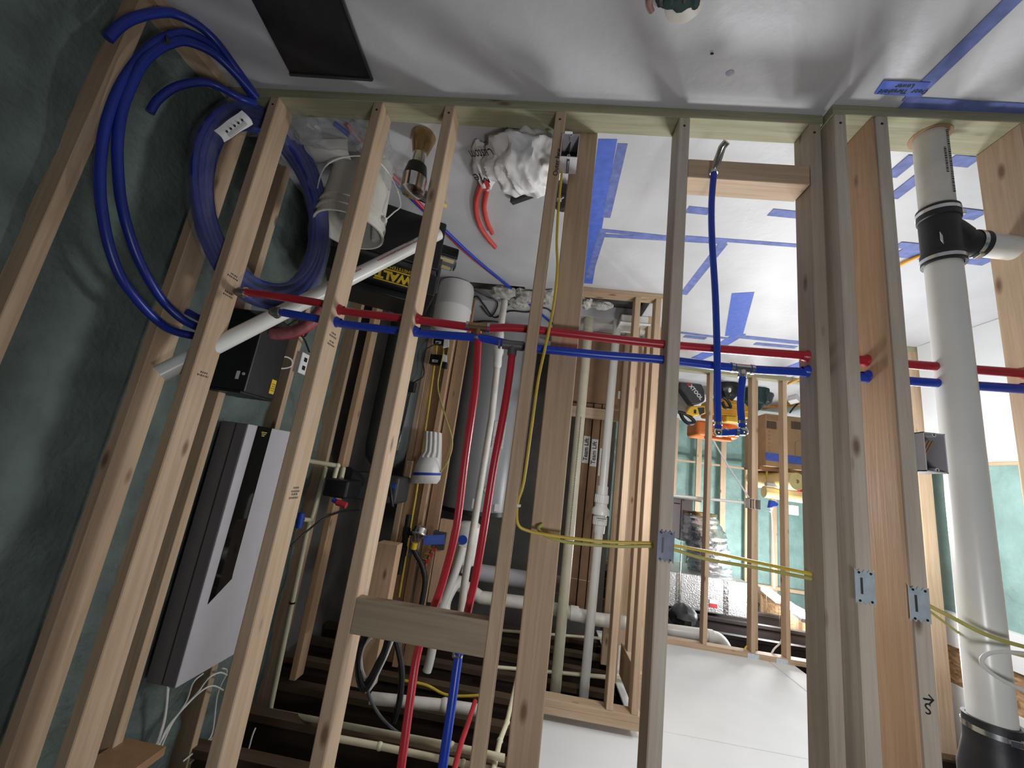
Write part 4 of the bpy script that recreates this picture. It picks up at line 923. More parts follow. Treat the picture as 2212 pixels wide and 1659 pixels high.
# gas piping
gs = thing('gas_pipe', 'black iron gas pipe with a round grey regulator and a yellow tag', 'gas pipe', (0.854, 2.85, 1.989))
MB().cyl((0.861, 2.85, 1.724), (0.857, 2.85, 2.106), .020, n=14).build('pipe', IRON, gs, smooth=True)
for p in ((0.858, 2.85, 1.84), (0.857, 2.85, 1.96)): MB().cyl(V(p)-V(Z1)*.03, V(p)+V(Z1)*.03, .026, n=14).build('tee', IRON, gs, smooth=True)
rg = V((0.759, 2.82, 1.828)); MB().lathe([(.02,-.05),(.05,-.035),(.055,-.005),(.058,0),(.058,.008),(.055,.012),(.03,.03),(.02,.05)], rg, (.1,-.3,1), 24).build('regulator', STEEL, gs, smooth=True)
MB().cyl((0.847, 2.84, 1.843), (0.759, 2.82, 1.828), .014, n=12).build('nipple', IRON, gs, smooth=True)
MB().cyl((0.774, 2.8, 1.887), (0.776, 2.8, 1.928), .022, n=14).build('yellow_tag', LYEL, gs, smooth=True)
MB().tube(spl([(0.776, 2.8, 1.928), (0.746, 2.8, 1.964), (0.698, 2.8, 2.021), (0.66, 2.8, 2.123), (0.664, 2.8, 2.317)], 4), .018, 10).build('hose', RUBBER, gs, smooth=True)
MB().beam((0.8, 2.8, 1.87), (0.796, 2.8, 1.972), .012, .008).build('lever', BLUEP, gs, bevel=.002)
mf = thing('copper_manifold', 'row of red and brass valves on a board right of the gas pipe', 'valves', (0.687, 2.85, 1.935))
MB().cyl((0.652, 2.85, 1.894), (0.707, 2.85, 2.084), .012, n=10).build('header', COPPER, mf, smooth=True)
for p in ((0.658, 2.84, 1.917), (0.674, 2.84, 1.955), (0.689, 2.84, 1.992), (0.705, 2.84, 2.03)):
    MB().beam(V(p)-V(X1)*.03, V(p)+V(X1)*.035, .014, .014).build('valve', BRASS, mf, bevel=.003)
    MB().cyl(V(p)+V((-.02,-.005,0)), V(p)+V((-.02,-.03,0)), .012, n=10).build('handle', REDINK, mf, smooth=True)
jb = thing('grey_junction_box', 'grey junction box with blue tape on the tan board below the ceiling', 'junction box', (0.637, 2.85, 1.853))
a, b = (0.671, 2.86, 1.802), (0.58, 2.86, 1.915)
xb('box', DGREY, jb, b[0], a[0], 2.84, 2.90, a[2], b[2], bevel=.003)
MB().obox(V((0.655, 2.835, 1.857)), (.07,0,.012), (0,.002,0), (-.004,0,.03)).build('blue_tape', TAPE, jb)
# mechanical room boards
wk = struct('wall_boards', 'tan boards and posts between the softener and the water heater')
xb('stud', WZ, wk, .972, 1.010, 3.0, 3.089, 0, 2.72); xb('stud', WBZ, wk, .80, .838, 3.0, 3.089, 0, 2.72)
xb('plywood', WBZ, wk, .845, .968, 3.06, 3.072, 0, 2.72, bevel=0)
xb('stud', WBZ, wk, .695, .784, 3.05, 3.088, 0, 2.72); xb('stud', WBZ, wk, .55, .64, 2.86, 2.90, 1.72, 2.25)
xb('post', WBZ, wk, (0.775, 2.45, 2.619)[0], (0.897, 2.45, 2.639)[0], 2.45, 2.54, 1.85, 2.60)
xb('stud', WBZ, wk, 1.30, 1.338, 2.63, 2.72, 0, 2.72)
xb('blocking', TAN, wk, .62, 1.0, 2.95, 2.99, 2.36, 2.45)
cable('yellow cable stapled down the tan boards', [(0.927, 2.98, 0.407), (0.916, 2.98, 0.618), (0.907, 2.985, 0.839), (0.896, 2.99, 1.161), (0.88, 2.99, 1.569), (0.878, 2.99, 1.765), (0.87, 2.99, 2.289)], .008, YEL)
cable('yellow cable bowing out over the grey heater', [(0.891, 2.97, 0.446), (0.839, 2.9, 0.52), (0.842, 2.9, 0.669), (0.831, 2.9, 0.812), (0.734, 2.88, 1.015), (0.655, 2.88, 1.175), (0.656, 2.88, 1.309), (0.709, 2.92, 1.413)], .006, YELO)
cable('thin black cord down beside the tan boards', [(0.897, 2.93, 0.441), (0.979, 2.9, 0.517), (0.994, 2.9, 0.594), (0.963, 2.9, 0.683), (0.967, 2.9, 0.738), (1.026, 2.9, 0.792), (1.036, 2.9, 0.873), (1.044, 2.9, 1.12), (1.066, 2.9, 1.328)], .005, RUBBER)
xb('cord_switch', RUBBER, None, (1, 2.9, 0.796)[0], (1.057, 2.9, 0.803)[0], 2.87, 2.91, (1.031, 2.9, 0.785)[2], (1.016, 2.9, 0.863)[2], bevel=.006, label='black inline switch on the thin cord', cat='switch')
def ctrl(label, tl_, br_, y):
    t = thing('control_box', label, 'control box', tl_)
    xb('case', BLACK, t, br_[0], tl_[0], y, y+.05, tl_[2], br_[2], bevel=.004)
    cx, cz = (tl_[0]+br_[0])/2, (tl_[2]+br_[2])/2
    xb('white_sticker', PAPER, t, cx-.022, cx+.022, y-.001, y, cz+.004, cz+.024, bevel=0)
    stamp((cx,y-.0013,cz+.014), X1, Z1, (.03,), t, .010, .01)
    MB().prism([(br_[0]-.002,y-.005,tl_[2]-.01),(br_[0]-.04,y-.005,tl_[2]+.0),(br_[0]-.05,y-.005,br_[2]+.015),(br_[0]-.006,y-.005,br_[2]+.03)], (0,.01,0)).build('outlet_plate', PAPER, t, bevel=.001)
    return t
ctrl('lower black control box on the tan boards below the blue pipe', (0.942, 2.93, 0.4), (0.862, 2.93, 0.452), 2.93)
k2 = ctrl('upper black control box with a plug at its side on the tan boards', (0.947, 2.93, 0.538), (0.855, 2.93, 0.617), 2.93)
xb('plug', BLACK, k2, (0.798, 2.92, 0.595)[0], (0.848, 2.92, 0.601)[0], 2.90, 2.94, (0.823, 2.92, 0.598)[2], (0.815, 2.92, 0.645)[2], bevel=.004)
MB().cyl((0.865, 2.93, 0.326), (0.811, 2.93, 0.339), .03, n=14).build('blue_cap_bottle', BLUEP, None, smooth=True, label='blue capped bottle on the tan boards just behind the red pipe', cat='bottle')
# white ribbed sensor with blue stripe
al = thing('white_ribbed_unit', 'white ribbed unit with a blue stripe hung on the tan boards', 'device', (0.823, 2.9, 1.363))
rows = []
prof = [(917,955,931),(916,955,955),(915,954,975),(908,954,988),(897,953,1003),(892,953,1020),(888,952,1036),(886,946,1045)]
edgeL = [(0.884, 2.93, 1.135), (0.872, 2.93, 1.216), (0.867, 2.93, 1.283), (0.886, 2.93, 1.33), (0.904, 2.93, 1.382), (0.911, 2.93, 1.44), (0.918, 2.93, 1.494), (0.916, 2.93, 1.52)]
edgeR = [(0.75, 2.93, 1.135), (0.737, 2.93, 1.209), (0.728, 2.93, 1.275), (0.722, 2.93, 1.315), (0.716, 2.93, 1.364), (0.707, 2.93, 1.419), (0.705, 2.93, 1.465), (0.724, 2.93, 1.497)]
dep = [.03,.03,.032,.05,.075,.085,.07,.03]
for l, r, d in zip(edgeL, edgeR, dep):
    row = []
    for k in range(13):
        f = k/12; p = V(l)*(1-f)+V(r)*f; row.append(p + V((0,-d*math.sin(pi*min(1,max(0,f)))**.6,0)))
    rows.append(row)
MB().sheet(rows).build('shell', TANKW, al, smooth=True)
for k in range(4):
    f = .2+.22*k; MB().tube([V(edgeL[i])*(1-f)+V(edgeR[i])*f+V((0,-dep[i]*math.sin(pi*f)**.6+.002,0)) for i in range(4)], .012, 10).build('rib', TANKW, al, smooth=True)
row2 = [[V(p)+V((0,-.004,0)) for p in rows[5]], [V(p)*.62+V(q)*.38+V((0,-.004,0)) for p, q in zip(rows[5], rows[6])]]
MB().sheet(row2).build('blue_stripe', BLUEP, al, smooth=True)
xb('mounting_block', WZ, al, (0.942, 2.97, 1.342)[0], (0.987, 2.97, 1.348)[0], 2.96, 3.0, (0.963, 2.97, 1.362)[2], (0.933, 2.97, 1.516)[2])
# hanging cable bundle
hb = thing('cable_bundle', 'bundle of black cables hanging from the dark ceiling above the flat block', 'cable bundle', (0.704, 2.2, 2.451))
for k in range(9):
    o_ = V((.010*math.sin(k*2.1),.02*math.cos(k*1.7),.006*k-.02))
    lp_ = [V((0.761, 2.2, 2.191)), V((0.783, 2.2, 2.268)), V((0.788, 2.2, 2.342)), V((0.766, 2.2, 2.421)), V((0.73, 2.2, 2.461)), V((0.708, 2.2, 2.432)), V((0.686, 2.2, 2.367)), V((0.662, 2.2, 2.291)), V((0.652, 2.2, 2.174))]
    MB().tube(spl([p+o_*(1 if 0 < i < 8 else 2) for i, p in enumerate(lp_)], 4), .0065, 6).build('cable', RUBBER if k % 4 else WCAB, hb, smooth=True)
MB().tube(spl([(0.722, 2.2, 2.454), (0.691, 2.2, 2.509), (0.632, 2.2, 2.568), (0.565, 2.2, 2.609), (0.514, 2.25, 2.662)], 5), .008, 8).build('tail', DGREY, hb, smooth=True)
cable('thick black cable hanging behind the first red riser', [(0.647, 2.3, 2.272), (0.599, 2.3, 2.372), (0.578, 2.3, 2.454), (0.572, 2.3, 2.557), (0.584, 2.3, 2.64)], .016, RUBBER)
cable('yellow cable under the dark ceiling behind the blue riser', [(0.648, 2.6, 2.596), (0.509, 2.6, 2.597), (0.395, 2.6, 2.625), (0.288, 2.6, 2.617), (0.132, 2.6, 2.582)], .008, YEL)
MB().tube(spl([(0.18, 2.171, 2.42), (0.183, 1.987, 2.42), (0.187, 1.849, 2.42), (0.183, 1.701, 2.42)], 4), .011, 10).build('ceiling_red_pipe', RED, None, smooth=True, label='thin red pipe rising to the ceiling right of the blue riser', cat='pipe')
cable('thin white string hanging from the dark ceiling at the left', [(1.2, 2.144, 2.687), (1.2, 2.132, 2.715), (1.2, 2.128, 2.759), (1.2, 2.116, 2.792)], .0035, WCAB)
cable('black cable arching from the foam wall to the softener head', [(1.38, 2.386, 1.932), (1.36, 2.474, 1.864), (1.3, 2.543, 1.781), (1.26, 2.689, 1.745), (1.22, 2.845, 1.743)], .006, RUBBER)
cable('kinked white strap hooked on the cream ceiling pipe', [(1.15, 2.589, 2.853), (1.15, 2.559, 2.87), (1.15, 2.536, 2.88), (1.15, 2.549, 2.932)], .007, WCAB)

# ================================================================== BEHIND THE MIDDLE WALL
d1 = thing('vertical_drain_pipe', 'cream-white vertical drain pipe at the left of the pair behind the middle wall', 'pipe', (-.262, 3.2, 0))
MB().tube([(-.262,3.2,-.02), (-.278,3.2,2.85)], .038, 24).build('pipe', PVCY, d1, smooth=True)
MB().cyl((-.262,3.2,.02), (-.262,3.2,.10), .044, n=24).build('coupling', PVCY, d1, smooth=True)
stamp((-.268,3.161,1.30), (0,0,1), (-1,0,0), (.9,), d1, .008, .01)
d2 = thing('check_valve_pipe', 'brighter white vertical pipe with a bulging check valve behind the middle wall', 'pipe', (-.49, 3.2, 0))
zz0, zz1 = V((-0.481, 3.2, 1.376)).z, V((-0.481, 3.2, 1.667)).z
MB().cyl((-.494,3.2,.0), (-.487,3.2,zz0+.02), .033, n=24).cyl((-.484,3.2,zz1-.02), (-.472,3.2,2.85), .033, n=24).build('pipe', PVC, d2, smooth=True)
L = zz1-zz0
MB().lathe([(.033,-.02),(.042,-.02),(.042,.04),(.050,.045),(.050,.105),(.044,.11),(.046,.13),(.064,.15),(.066,.19),(.058,L-.14),(.046,L-.10),(.044,L-.09),(.051,L-.085),(.051,L-.03),(.043,L-.025),(.040,L+.03),(.033,L+.03)], (-.4855,3.2,zz0), n=32).build('check_valve', PVC, d2, smooth=True)
cvo = [o for o in COL.objects if o.name.startswith('check_valve') and o.type == 'MESH'][0]
for zb in (zz0+.045, zz0+L-.085):
    b = MB()
    for k in range(20):
        a = 2*pi*k/20; b.box(-.4855+.0505*math.cos(a)-.002,-.4855+.0505*math.cos(a)+.002,3.2+.0505*math.sin(a)-.002,3.2+.0505*math.sin(a)+.002,zb,zb+.055)
    b.build('grip_ribs', PVC, cvo)
xb('printed_line', INK, cvo, -.52, -.452, 3.1335, 3.135, zz0+.21, zz0+.214, bevel=0)
xb('printed_line', INK, cvo, -.506, -.466, 3.1345, 3.136, zz0+.225, zz0+.227, bevel=0)
db = thing('white_drain_box', 'white plastic box fitting at the foot of the pair of pipes', 'drain box', (-0.555, 3.012, 0))
a = (-0.467, 3.043, 0)
xb('box', PVC, db, -.72, -.50, 3.05, 3.24, .0, .075, bevel=.01, seg=2); xb('rim', PVC, db, -.73, -.49, 3.04, 3.25, .065, .08, bevel=.004)
# cartons
k1 = thing('large_carton', 'large brown carton low behind the pair of pipes with a small number sticker', 'carton', (-.4, 3.6, 0))
xb('box', CARDB, k1, -.78, -.08, 3.50, 3.95, .0, .66, bevel=.004)
c = V((-0.626, 3.499, 0.564)); MB().box(c.x-.028,c.x+.028,3.4975,3.499,c.z-.035,c.z+.035).build('sticker', PAPER, k1)
text('sticker_number', '0032', (c.x,3.497,c.z), (0,0,1), (-1,0,0), .026, INK, k1, bold=.0005)
tall = [(-.165,-.222,3.54,'leftmost tall narrow carton with a barcode sticker, behind the cream-white pipe'), (-.268,-.335,3.50,'second tall narrow carton, with an upright Team Lift sticker'), (-.339,-.396,3.51,'third tall narrow carton, with an upside-down Team Lift sticker'), (-.404,-.468,3.50,'fourth tall narrow carton, half hidden by the bright white pipe'), (-.474,-.548,3.49,'rightmost tall narrow carton, beside the pine stud')]
for i, (xa, xc, y, lb) in enumerate(tall):
    t = thing('tall_carton', lb, 'carton', ((xa+xc)/2, y+.06, .66), group='tall cartons behind the middle wall')
    xb('box', CARDB, t, xc, xa, y, y+.13, .665, 2.33, bevel=.003)
    m_ = (xa+xc)/2; fl = i % 2 == 0
    if i: 
        zt = {1:1.10, 2:1.07, 3:1.09, 4:1.16}[i]
        MB().box(m_-.027,m_+.027,y-.0012,y,zt-.115,zt+.115).build('lift_sticker', PAPER, t)
        if i in (1, 4): text('lettering', 'Team Lift', (m_,y-.0016,zt), (0,0,1), (-1,0,0), .050, INK, t, bold=.001)
        else: text('lettering', 'Team Lift', (m_,y-.0016,zt), (0,0,-1), (1,0,0), .050, INK, t, bold=.001)
    zb = 1.68
    if i < 2:
        MB().box(m_-.024,m_+.024,y-.0012,y,zb-.08,zb+.08).build('barcode_sticker', PAPER, t)
        stamp((m_,y-.0014,zb+.0), (0,0,1), (-1,0,0), (.10,), t, .022, .03)
    MB().box(xc,xa,y-.001,y,2.10,2.103).build('strap', PVC, t)
wk2 = struct('wall_mech_side', 'pine studs of the side wall between the cartons and the bright room')
for y, x in ((3.36,-.60), (3.40,-.80), (3.80,-.80), (4.15,-.80)): xb('stud', WZ, wk2, x-.089, x, y, y+.038, 0, 2.62)
xb('bottom_plate', WY, wk2, -.889, -.80, 3.30, 4.20, -.0, .038)

# ================================================================== FAR BRIGHT ROOM
YF = 5.0
hc = thing('hard_case', 'dark grey hard case with XTOOL lettering standing on its corner in the far room', 'case', (-1.74, 4.9, 0.051))
poly = [(-1.561, 4.9, 0.212), (-1.564, 4.9, 0.037), (-1.614, 4.9, -0.109), (-1.777, 4.9, -0.158), (-1.892, 4.9, 0.022), (-1.896, 4.9, 0.171), (-1.854, 4.9, 0.222), (-1.747, 4.9, 0.258), (-1.708, 4.9, 0.24)]
poly = [(-1.563, 4.9, 0.002), (-1.701, 4.9, -0.12), (-1.768, 4.9, -0.116), (-1.855, 4.9, 0.061), (-1.869, 4.9, 0.175), (-1.854, 4.9, 0.211), (-1.758, 4.9, 0.251), (-1.714, 4.9, 0.251), (-1.577, 4.9, 0.071)]
MB().prism(poly, (0,.14,0)).build('shell', DGREY, hc, bevel=.008)
lc_ = V((-1.752, 4.899, 0.097)); r_ = V((-.67,0,.74)).normalized(); u_ = V((-.74,0,-.67)).normalized()
text('lettering', 'XTOOL', lc_+V((0,-.001,0))+r_*.01, r_, u_, .062, PAPER, hc, bold=.002)
MB().obox(lc_-r_*.115+V((0,-.001,0)), r_*.018, u_*.024, V((0,.001,0))).build('red_square', REDINK, hc)
xb('white_tub', PANW, None, (-1.873, 5.3, 0.207)[0], (-1.628, 5.3, 0.237)[0], 5.25, 5.6, (-1.766, 5.3, 0.003)[2], (-1.776, 5.3, 0.256)[2], bevel=.03, seg=3, label='white tub behind the dark hard case', cat='tub')
yt = thing('yellow_tool', 'yellow and grey power tool above the dark hard case', 'power tool', (-1.794, 4.95, 0.306))
MB().prism([(-1.671, 4.95, 0.367), (-1.727, 4.95, 0.269), (-1.89, 4.95, 0.243), (-1.904, 4.95, 0.339), (-1.77, 4.95, 0.389)], (0,.10,0)).build('body', YELP, yt, bevel=.008)
MB().prism([(-1.802, 4.945, 0.278), (-1.883, 4.945, 0.268), (-1.885, 4.945, 0.336), (-1.832, 4.945, 0.371)], (0,.06,0)).build('grey_part', DGREY, yt, bevel=.004)
xb('mark', INK, yt, (-1.788, 4.948, 0.325)[0], (-1.761, 4.948, 0.328)[0], 4.946, 4.95, (-1.766, 4.948, 0.31)[2], (-1.768, 4.948, 0.356)[2], bevel=0)
bl = thing('black_handle_tool', 'black looped tool hanging left of the orange case', 'tool', (-1.707, 5, 0.424))
MB().tube(spl([(-1.594, 5, 0.352), (-1.666, 5, 0.36), (-1.744, 5, 0.402), (-1.79, 5, 0.454), (-1.725, 5, 0.479), (-1.657, 5, 0.43), (-1.622, 5, 0.36)], 4), .022, 8).build('loop', RUBBER, bl, smooth=True)
oc_ = thing('orange_case', 'orange plastic tool case on top of the amber one in the far room', 'tool case', (-2.106, 5.1, 0.562))
a, b = (-1.863, 5.1, 0.396), (-2.368, 5.1, 0.586)
xb('case', ORANGE, oc_, b[0], a[0], 5.1, 5.5, a[2]+.0, b[2]-.0, bevel=.05, seg=4)
xb('ridge', ORANGE, oc_, b[0]+.08, a[0]-.10, 5.085, 5.1, a[2]+.04, b[2]-.04, bevel=.01)
xb('handle', ORANGE, oc_, b[0]+.08, a[0]-.12, 5.12, 5.2, b[2], b[2]+.03, bevel=.008)
xb('grey_latch', BOXW, oc_, (-2.16, 5.1, 0.544)[0], (-2.078, 5.1, 0.554)[0], 5.085, 5.1, (-2.105, 5.1, 0.516)[2], (-2.106, 5.1, 0.585)[2], bevel=.003)
ac = thing('amber_case', 'amber yellow plastic tool case under the orange one in the far room', 'tool case', (-2.22, 5, 0.217))
a, b = (-2, 5, 0.116), (-2.442, 5, 0.327)
xb('case', AMBER, ac, b[0], a[0], 5.0, 5.4, a[2], b[2], bevel=.03, seg=3)
for k in range(3): xb('rib', YELP, ac, b[0]+.03, a[0]-.03, 4.985, 5.0, a[2]+.05+.07*k, a[2]+.07+.07*k, bevel=.004)
xb('label_plate', PAPER, ac, (-2.388, 5, 0.15)[0], (-2.355, 5, 0.154)[0], 4.984, 5.0, (-2.371, 5, 0.129)[2], (-2.372, 5, 0.181)[2], bevel=0)
xb('yellow_cloth', YELP, None, (-2.294, 4.98, 0.354)[0], (-2.133, 4.98, 0.374)[0], 4.93, 5.05, (-2.159, 4.98, 0.337)[2], (-2.16, 4.98, 0.41)[2], bevel=.02, seg=3, label='bright yellow bundle wedged between the orange and amber cases', cat='cloth')
bb = thing('black_tool_bag', 'black open tool bag of drills in front of the amber case', 'tool bag', (-2.058, 4.7, 0.069))
MB().ell(V((-2.08, 4.75, 0.011)), .16, .12, .17, 22, 14, lump).build('bag', BLACK, bb, smooth=True)
MB().tube(spl([(-1.993, 4.7, 0.176), (-2.045, 4.7, 0.214), (-2.077, 4.7, 0.286), (-2.016, 4.7, 0.294), (-1.984, 4.7, 0.232)], 4), .018, 8).build('handle', BLACK, bb, smooth=True)
MB().ell(V((-2.135, 4.72, 0.084)), .05, .05, .06, 14, 10, lump).build('orange_drill', AMBER, bb, smooth=True)
MB().ell(V((-2.046, 4.66, 0.091)), .018, .02, .03, 10, 8).build('white_tag', PAPER, bb, smooth=True)
MB().ell(V((-2.426, 4.85, -0.019)), .14, .14, .26, 26, 16, lump).build('dark_duffel', GREEND, None, smooth=True, label='dark green duffel bag behind the second far stud', cat='bag')
MB().ell(V((-2.609, 5, 0.025)), .09, .10, .12, 20, 12, lump).build('black_pouch', DGREY, None, smooth=True, label='small dark pouch right of the dark green duffel', cat='bag')
xb('red_tool_box', REDINK, None, (-3.082, 4.95, -0.212)[0], (-2.595, 4.95, -0.155)[0], 4.9, 5.15, (-2.76, 4.9, -0.197)[2]-.02, (-2.759, 4.9, -0.104)[2], bevel=.01, label='low red box on the far floor just beyond the back sole plate', cat='box')
MB().lathe([(0,0),(.09,0),(.10,.03),(.07,.045),(0,.05)], (-2.589, 4.86, -0.075), (0,-.5,1), 20).build('pink_lid', plain('pink_lid', (.8,.5,.5), .5), None, smooth=True, label='pale pink lid on the low red box', cat='lid')
xb('orange_level', AMBER, None, (-2.822, 5.1, -0.098)[0], (-2.645, 5.1, -0.077)[0], 5.1, 5.16, (-2.734, 5.1, -0.118)[2], (-2.733, 5.1, -0.064)[2], bevel=.006, label='amber spirit level above the low red box', cat='level')
MB().ell(V((-3.046, 5.1, -0.107)), .17, .12, .05, 22, 12, lump).build('mauve_rags', plain('mauve', (.25,.18,.19), .8), None, smooth=True, label='mauve rag heap on the far floor', cat='rags')
MB().prism([(-2.874, 4.993, 0), (-2.885, 4.848, 0), (-2.998, 4.977, 0), (-2.999, 5.155, 0)], (0,0,.06)).build('white_packet', PAPER, None, label='white packet on the far floor behind the rags', cat='packet')
xb('small_carton', CARD, None, (-2.89, 5.287, 0)[0], (-2.796, 5.347, 0)[0], (-2.895, 5.415, 0)[1], (-2.843, 5.317, 0)[1]+.2, 0, .07, bevel=.003, label='flat tan carton on the far floor', cat='carton')
cable('orange extension cord along the far floor', [(-2.885, 5.576, 0.01), (-3.067, 5.559, 0.01), (-3.08, 5.373, 0.01), (-3.112, 5.187, 0.01), (-3.206, 5.032, 0.01)], .012, AMBER)
cable('second orange cord crossing on the far floor', [(-2.999, 5.797, 0.01), (-3.032, 5.583, 0.01), (-3.101, 5.463, 0.01), (-3.369, 5.381, 0.01)], .010, AMBER)
cable('orange cord stretched over the back sole plate', [(-2.476, 4.011, 0.05), (-2.478, 4.145, 0.05), (-2.492, 4.325, 0.05)], .010, AMBER)
cable('black cord arching off the big carton', [(-3.275, 5.3, -0.019), (-3.179, 5.3, -0.001), (-3.122, 5.3, 0.054), (-3.07, 5.3, 0.133)], .010, RUBBER)
# big carton with blue tape
gc = thing('big_carton', 'big tan carton with a blue tape band leaning in the far room', 'carton', (-3.06, 5.4, 0.47))
a, b = (-2.829, 5.4, 0.153), (-3.348, 5.4, 0.83)
xb('box', CARD, gc, b[0], a[0], 5.4, 5.95, a[2], b[2], bevel=.006)
z_ = V((-3.029, 5.4, 0.71)).z
xb('blue_tape', TAPE, gc, b[0]-.001, a[0]+.001, 5.394, 5.4, z_-.05, z_+.05, bevel=0)
for u in ((-2.9, 5.396, 0.298), (-3.202, 5.396, 0.266)): stamp(u, X1, Z1, (.12,), gc, .10, .1)
MB().box((-3.034, 5.398, 0.202)[0], a[0]-.02, 5.396, 5.4, (-2.863, 5.4, 0.174)[2], (-2.863, 5.4, 0.229)[2]).build('dark_flap', SKIN, gc)
for k in range(7): MB().box(a[0]-.055, a[0]-.03, 5.397, 5.4, V((-2.862, 5.4, 0.375)).z+.05*k, V((-2.862, 5.4, 0.375)).z+.05*k+.022).build('printed_mark', SKIN, gc)
MB().tube([(-3.184, 5.397, 0.66), (-3.187, 5.397, 0.483), (-3.267, 5.397, 0.443), (-3.262, 5.397, 0.65)], .003, 6).build('printed_outline', SKIN, gc)
xb('tray', SKIN, None, b[0], a[0]+.03, 5.5, 5.9, b[2]+.002, b[2]+.05, bevel=.003, label='thin brown board lying on the big carton', cat='board')
rl = thing('foam_roll', 'pale yellow roll with its round end facing out on top of the big carton', 'roll', (-3.142, 5.3, 0.993))
c = V((-3.113, 5.25, 0.986)); MB().cyl(c, c+V((.15,.75,0)), .105, n=28).build('roll', OSBT, rl, smooth=True)
MB().lathe([(0,0),(.02,-.003),(.025,0)], c, (0,1,0), 12).build('core', SKIN, rl)
MB().cyl((-2.906, 5.6, 1.147), (-3.531, 5.6, 1.154), .075, n=20).build('long_yellow_roll', OSBT, None, smooth=True, label='long pale yellow roll lying level above the round-ended roll', cat='roll')
MB().beam((-2.877, 5.5, 1.055), (-3.388, 5.5, 1.043), .06, .05).build('level_bar', PANW, None, bevel=.004, label='grey-white bar with a red end between the two yellow rolls', cat='level')
xb('red_end', REDINK, None, (-3.313, 5.46, 1.052)[0], (-3.258, 5.46, 1.06)[0], 5.44, 5.5, (-3.28, 5.46, 1.04)[2], (-3.279, 5.46, 1.097)[2], bevel=.002, label='red end cap of the grey-white bar', cat='cap')
# furnace and ducts
fu = thing('air_handler', 'white air handler cabinet with a blue logo sticker on the far foam wall', 'air handler', (-2.103, 6.2, 1.589))
a, b = (-1.943, 6.2, 1.364), (-2.238, 6.2, 1.937)
xm = (-2.077, 6.2, 1.592)[0]
xb('door', PANW, fu, xm+.006, a[0]+.3, 6.2, 6.6, a[2], b[2], bevel=.006); xb('door', PANW, fu, b[0], xm-.006, 6.2, 6.6, a[2]+.01, b[2]+.02, bevel=.006)
xb('sticker', TAPE, fu, (-2.121, 6.2, 1.379)[0], (-2.088, 6.2, 1.383)[0], 6.197, 6.2, (-2.101, 6.2, 1.369)[2], (-2.102, 6.2, 1.401)[2], bevel=0)
xb('name_line', INK, fu, (-2.058, 6.2, 1.446)[0], (-1.974, 6.2, 1.458)[0], 6.197, 6.2, (-1.999, 6.2, 1.448)[2], (-2, 6.2, 1.461)[2], bevel=0)
MB().tube([(-1.934, 6.15, 1.363), (-2.336, 6.15, 1.373)], .02, 10).build('drain_line', PVC, fu, smooth=True)
MB().cyl((-1.895, 5.6, 1.91), (-1.897, 5.6, 2.78), .008, n=8).build('threaded_rod', STEEL, None, smooth=True, label='thin steel rod hanging beside the silver duct', cat='rod')
fd = thing('flex_duct', 'crinkled silver foil duct rising to the quilted silver duct', 'duct', (-2.357, 6, 1.963))
pts = spl([(-2.302, 6.1, 1.54), (-2.36, 6.1, 1.794), (-2.431, 6.1, 2.089), (-2.468, 6.1, 2.358)], 8); rows = []
for i, p in enumerate(pts):
    r = .19+.07*min(1, i/8) + .016*(i % 2); r_ = []
    for k in range(28):
        a = 2*pi*k/28; n_ = 1+.16*noise.noise(V((math.cos(a)*2.2, math.sin(a)*2.2, p.z*6)))
        r_.append(p+V((math.cos(a)*r*n_, math.sin(a)*r*n_, .02*noise.noise(V((a*3,p.z*5,1))))))
    rows.append(r_)
MB().sheet(rows, True).build('sleeve', FOIL, fd, smooth=True)
MB().lathe([(.20,-.01),(.22,-.01),(.22,.03),(.20,.03)], pts[0], (0,0,1), 28).build('collar', COPPER, fd, smooth=True)
qd = thing('quilted_duct', 'big square silver quilted duct under the far ceiling with a red label', 'duct', (-2.34, 5.7, 2.528))
xb('duct', FOILQ, qd, -2.80, -1.2, 5.7, 6.6, 2.30, 2.72, bevel=.02, seg=2)
for x in (-1.92, -2.50): xb('seam_tape', FOIL, qd, x-.03, x+.03, 5.697, 5.70, 2.31, 2.71, bevel=0)
c0, c1 = (-2.3, 5.697, 2.555), (-2.392, 5.697, 2.648)
xb('label', PAPER, qd, c1[0], c0[0], 5.694, 5.697, c0[2], (c0[2]+c1[2])/2, bevel=0); xb('red_label', REDINK, qd, c1[0], c0[0], 5.694, 5.697, (c0[2]+c1[2])/2, c1[2], bevel=0)
MB().ell(V((-1.842, 5.3, 2.696)), .16, .2, .14, 24, 16, fold).build('dark_plastic_sleeve', DGREY, None, smooth=True, label='dark shiny plastic sleeve below the quilted duct', cat='duct')
pe = thing('white_elbow_pipe', 'thick white pipe with an elbow under the dark joists of the far room', 'pipe', (-1.83, 4.9, 2.757))
MB().tube(spl([(-1.468, 4.9, 2.764), (-1.734, 4.9, 2.754), (-1.983, 4.9, 2.751), (-2.088, 4.9, 2.77), (-2.155, 4.9, 2.847), (-2.176, 4.9, 2.945)], 5), .062, 20).build('pipe', PVC, pe, smooth=True)
c = V((-1.988, 4.9, 2.754)); MB().cyl(c-V(X1)*.03, c+V(X1)*.03, .070, n=24).build('coupling', PVC, pe, smooth=True)
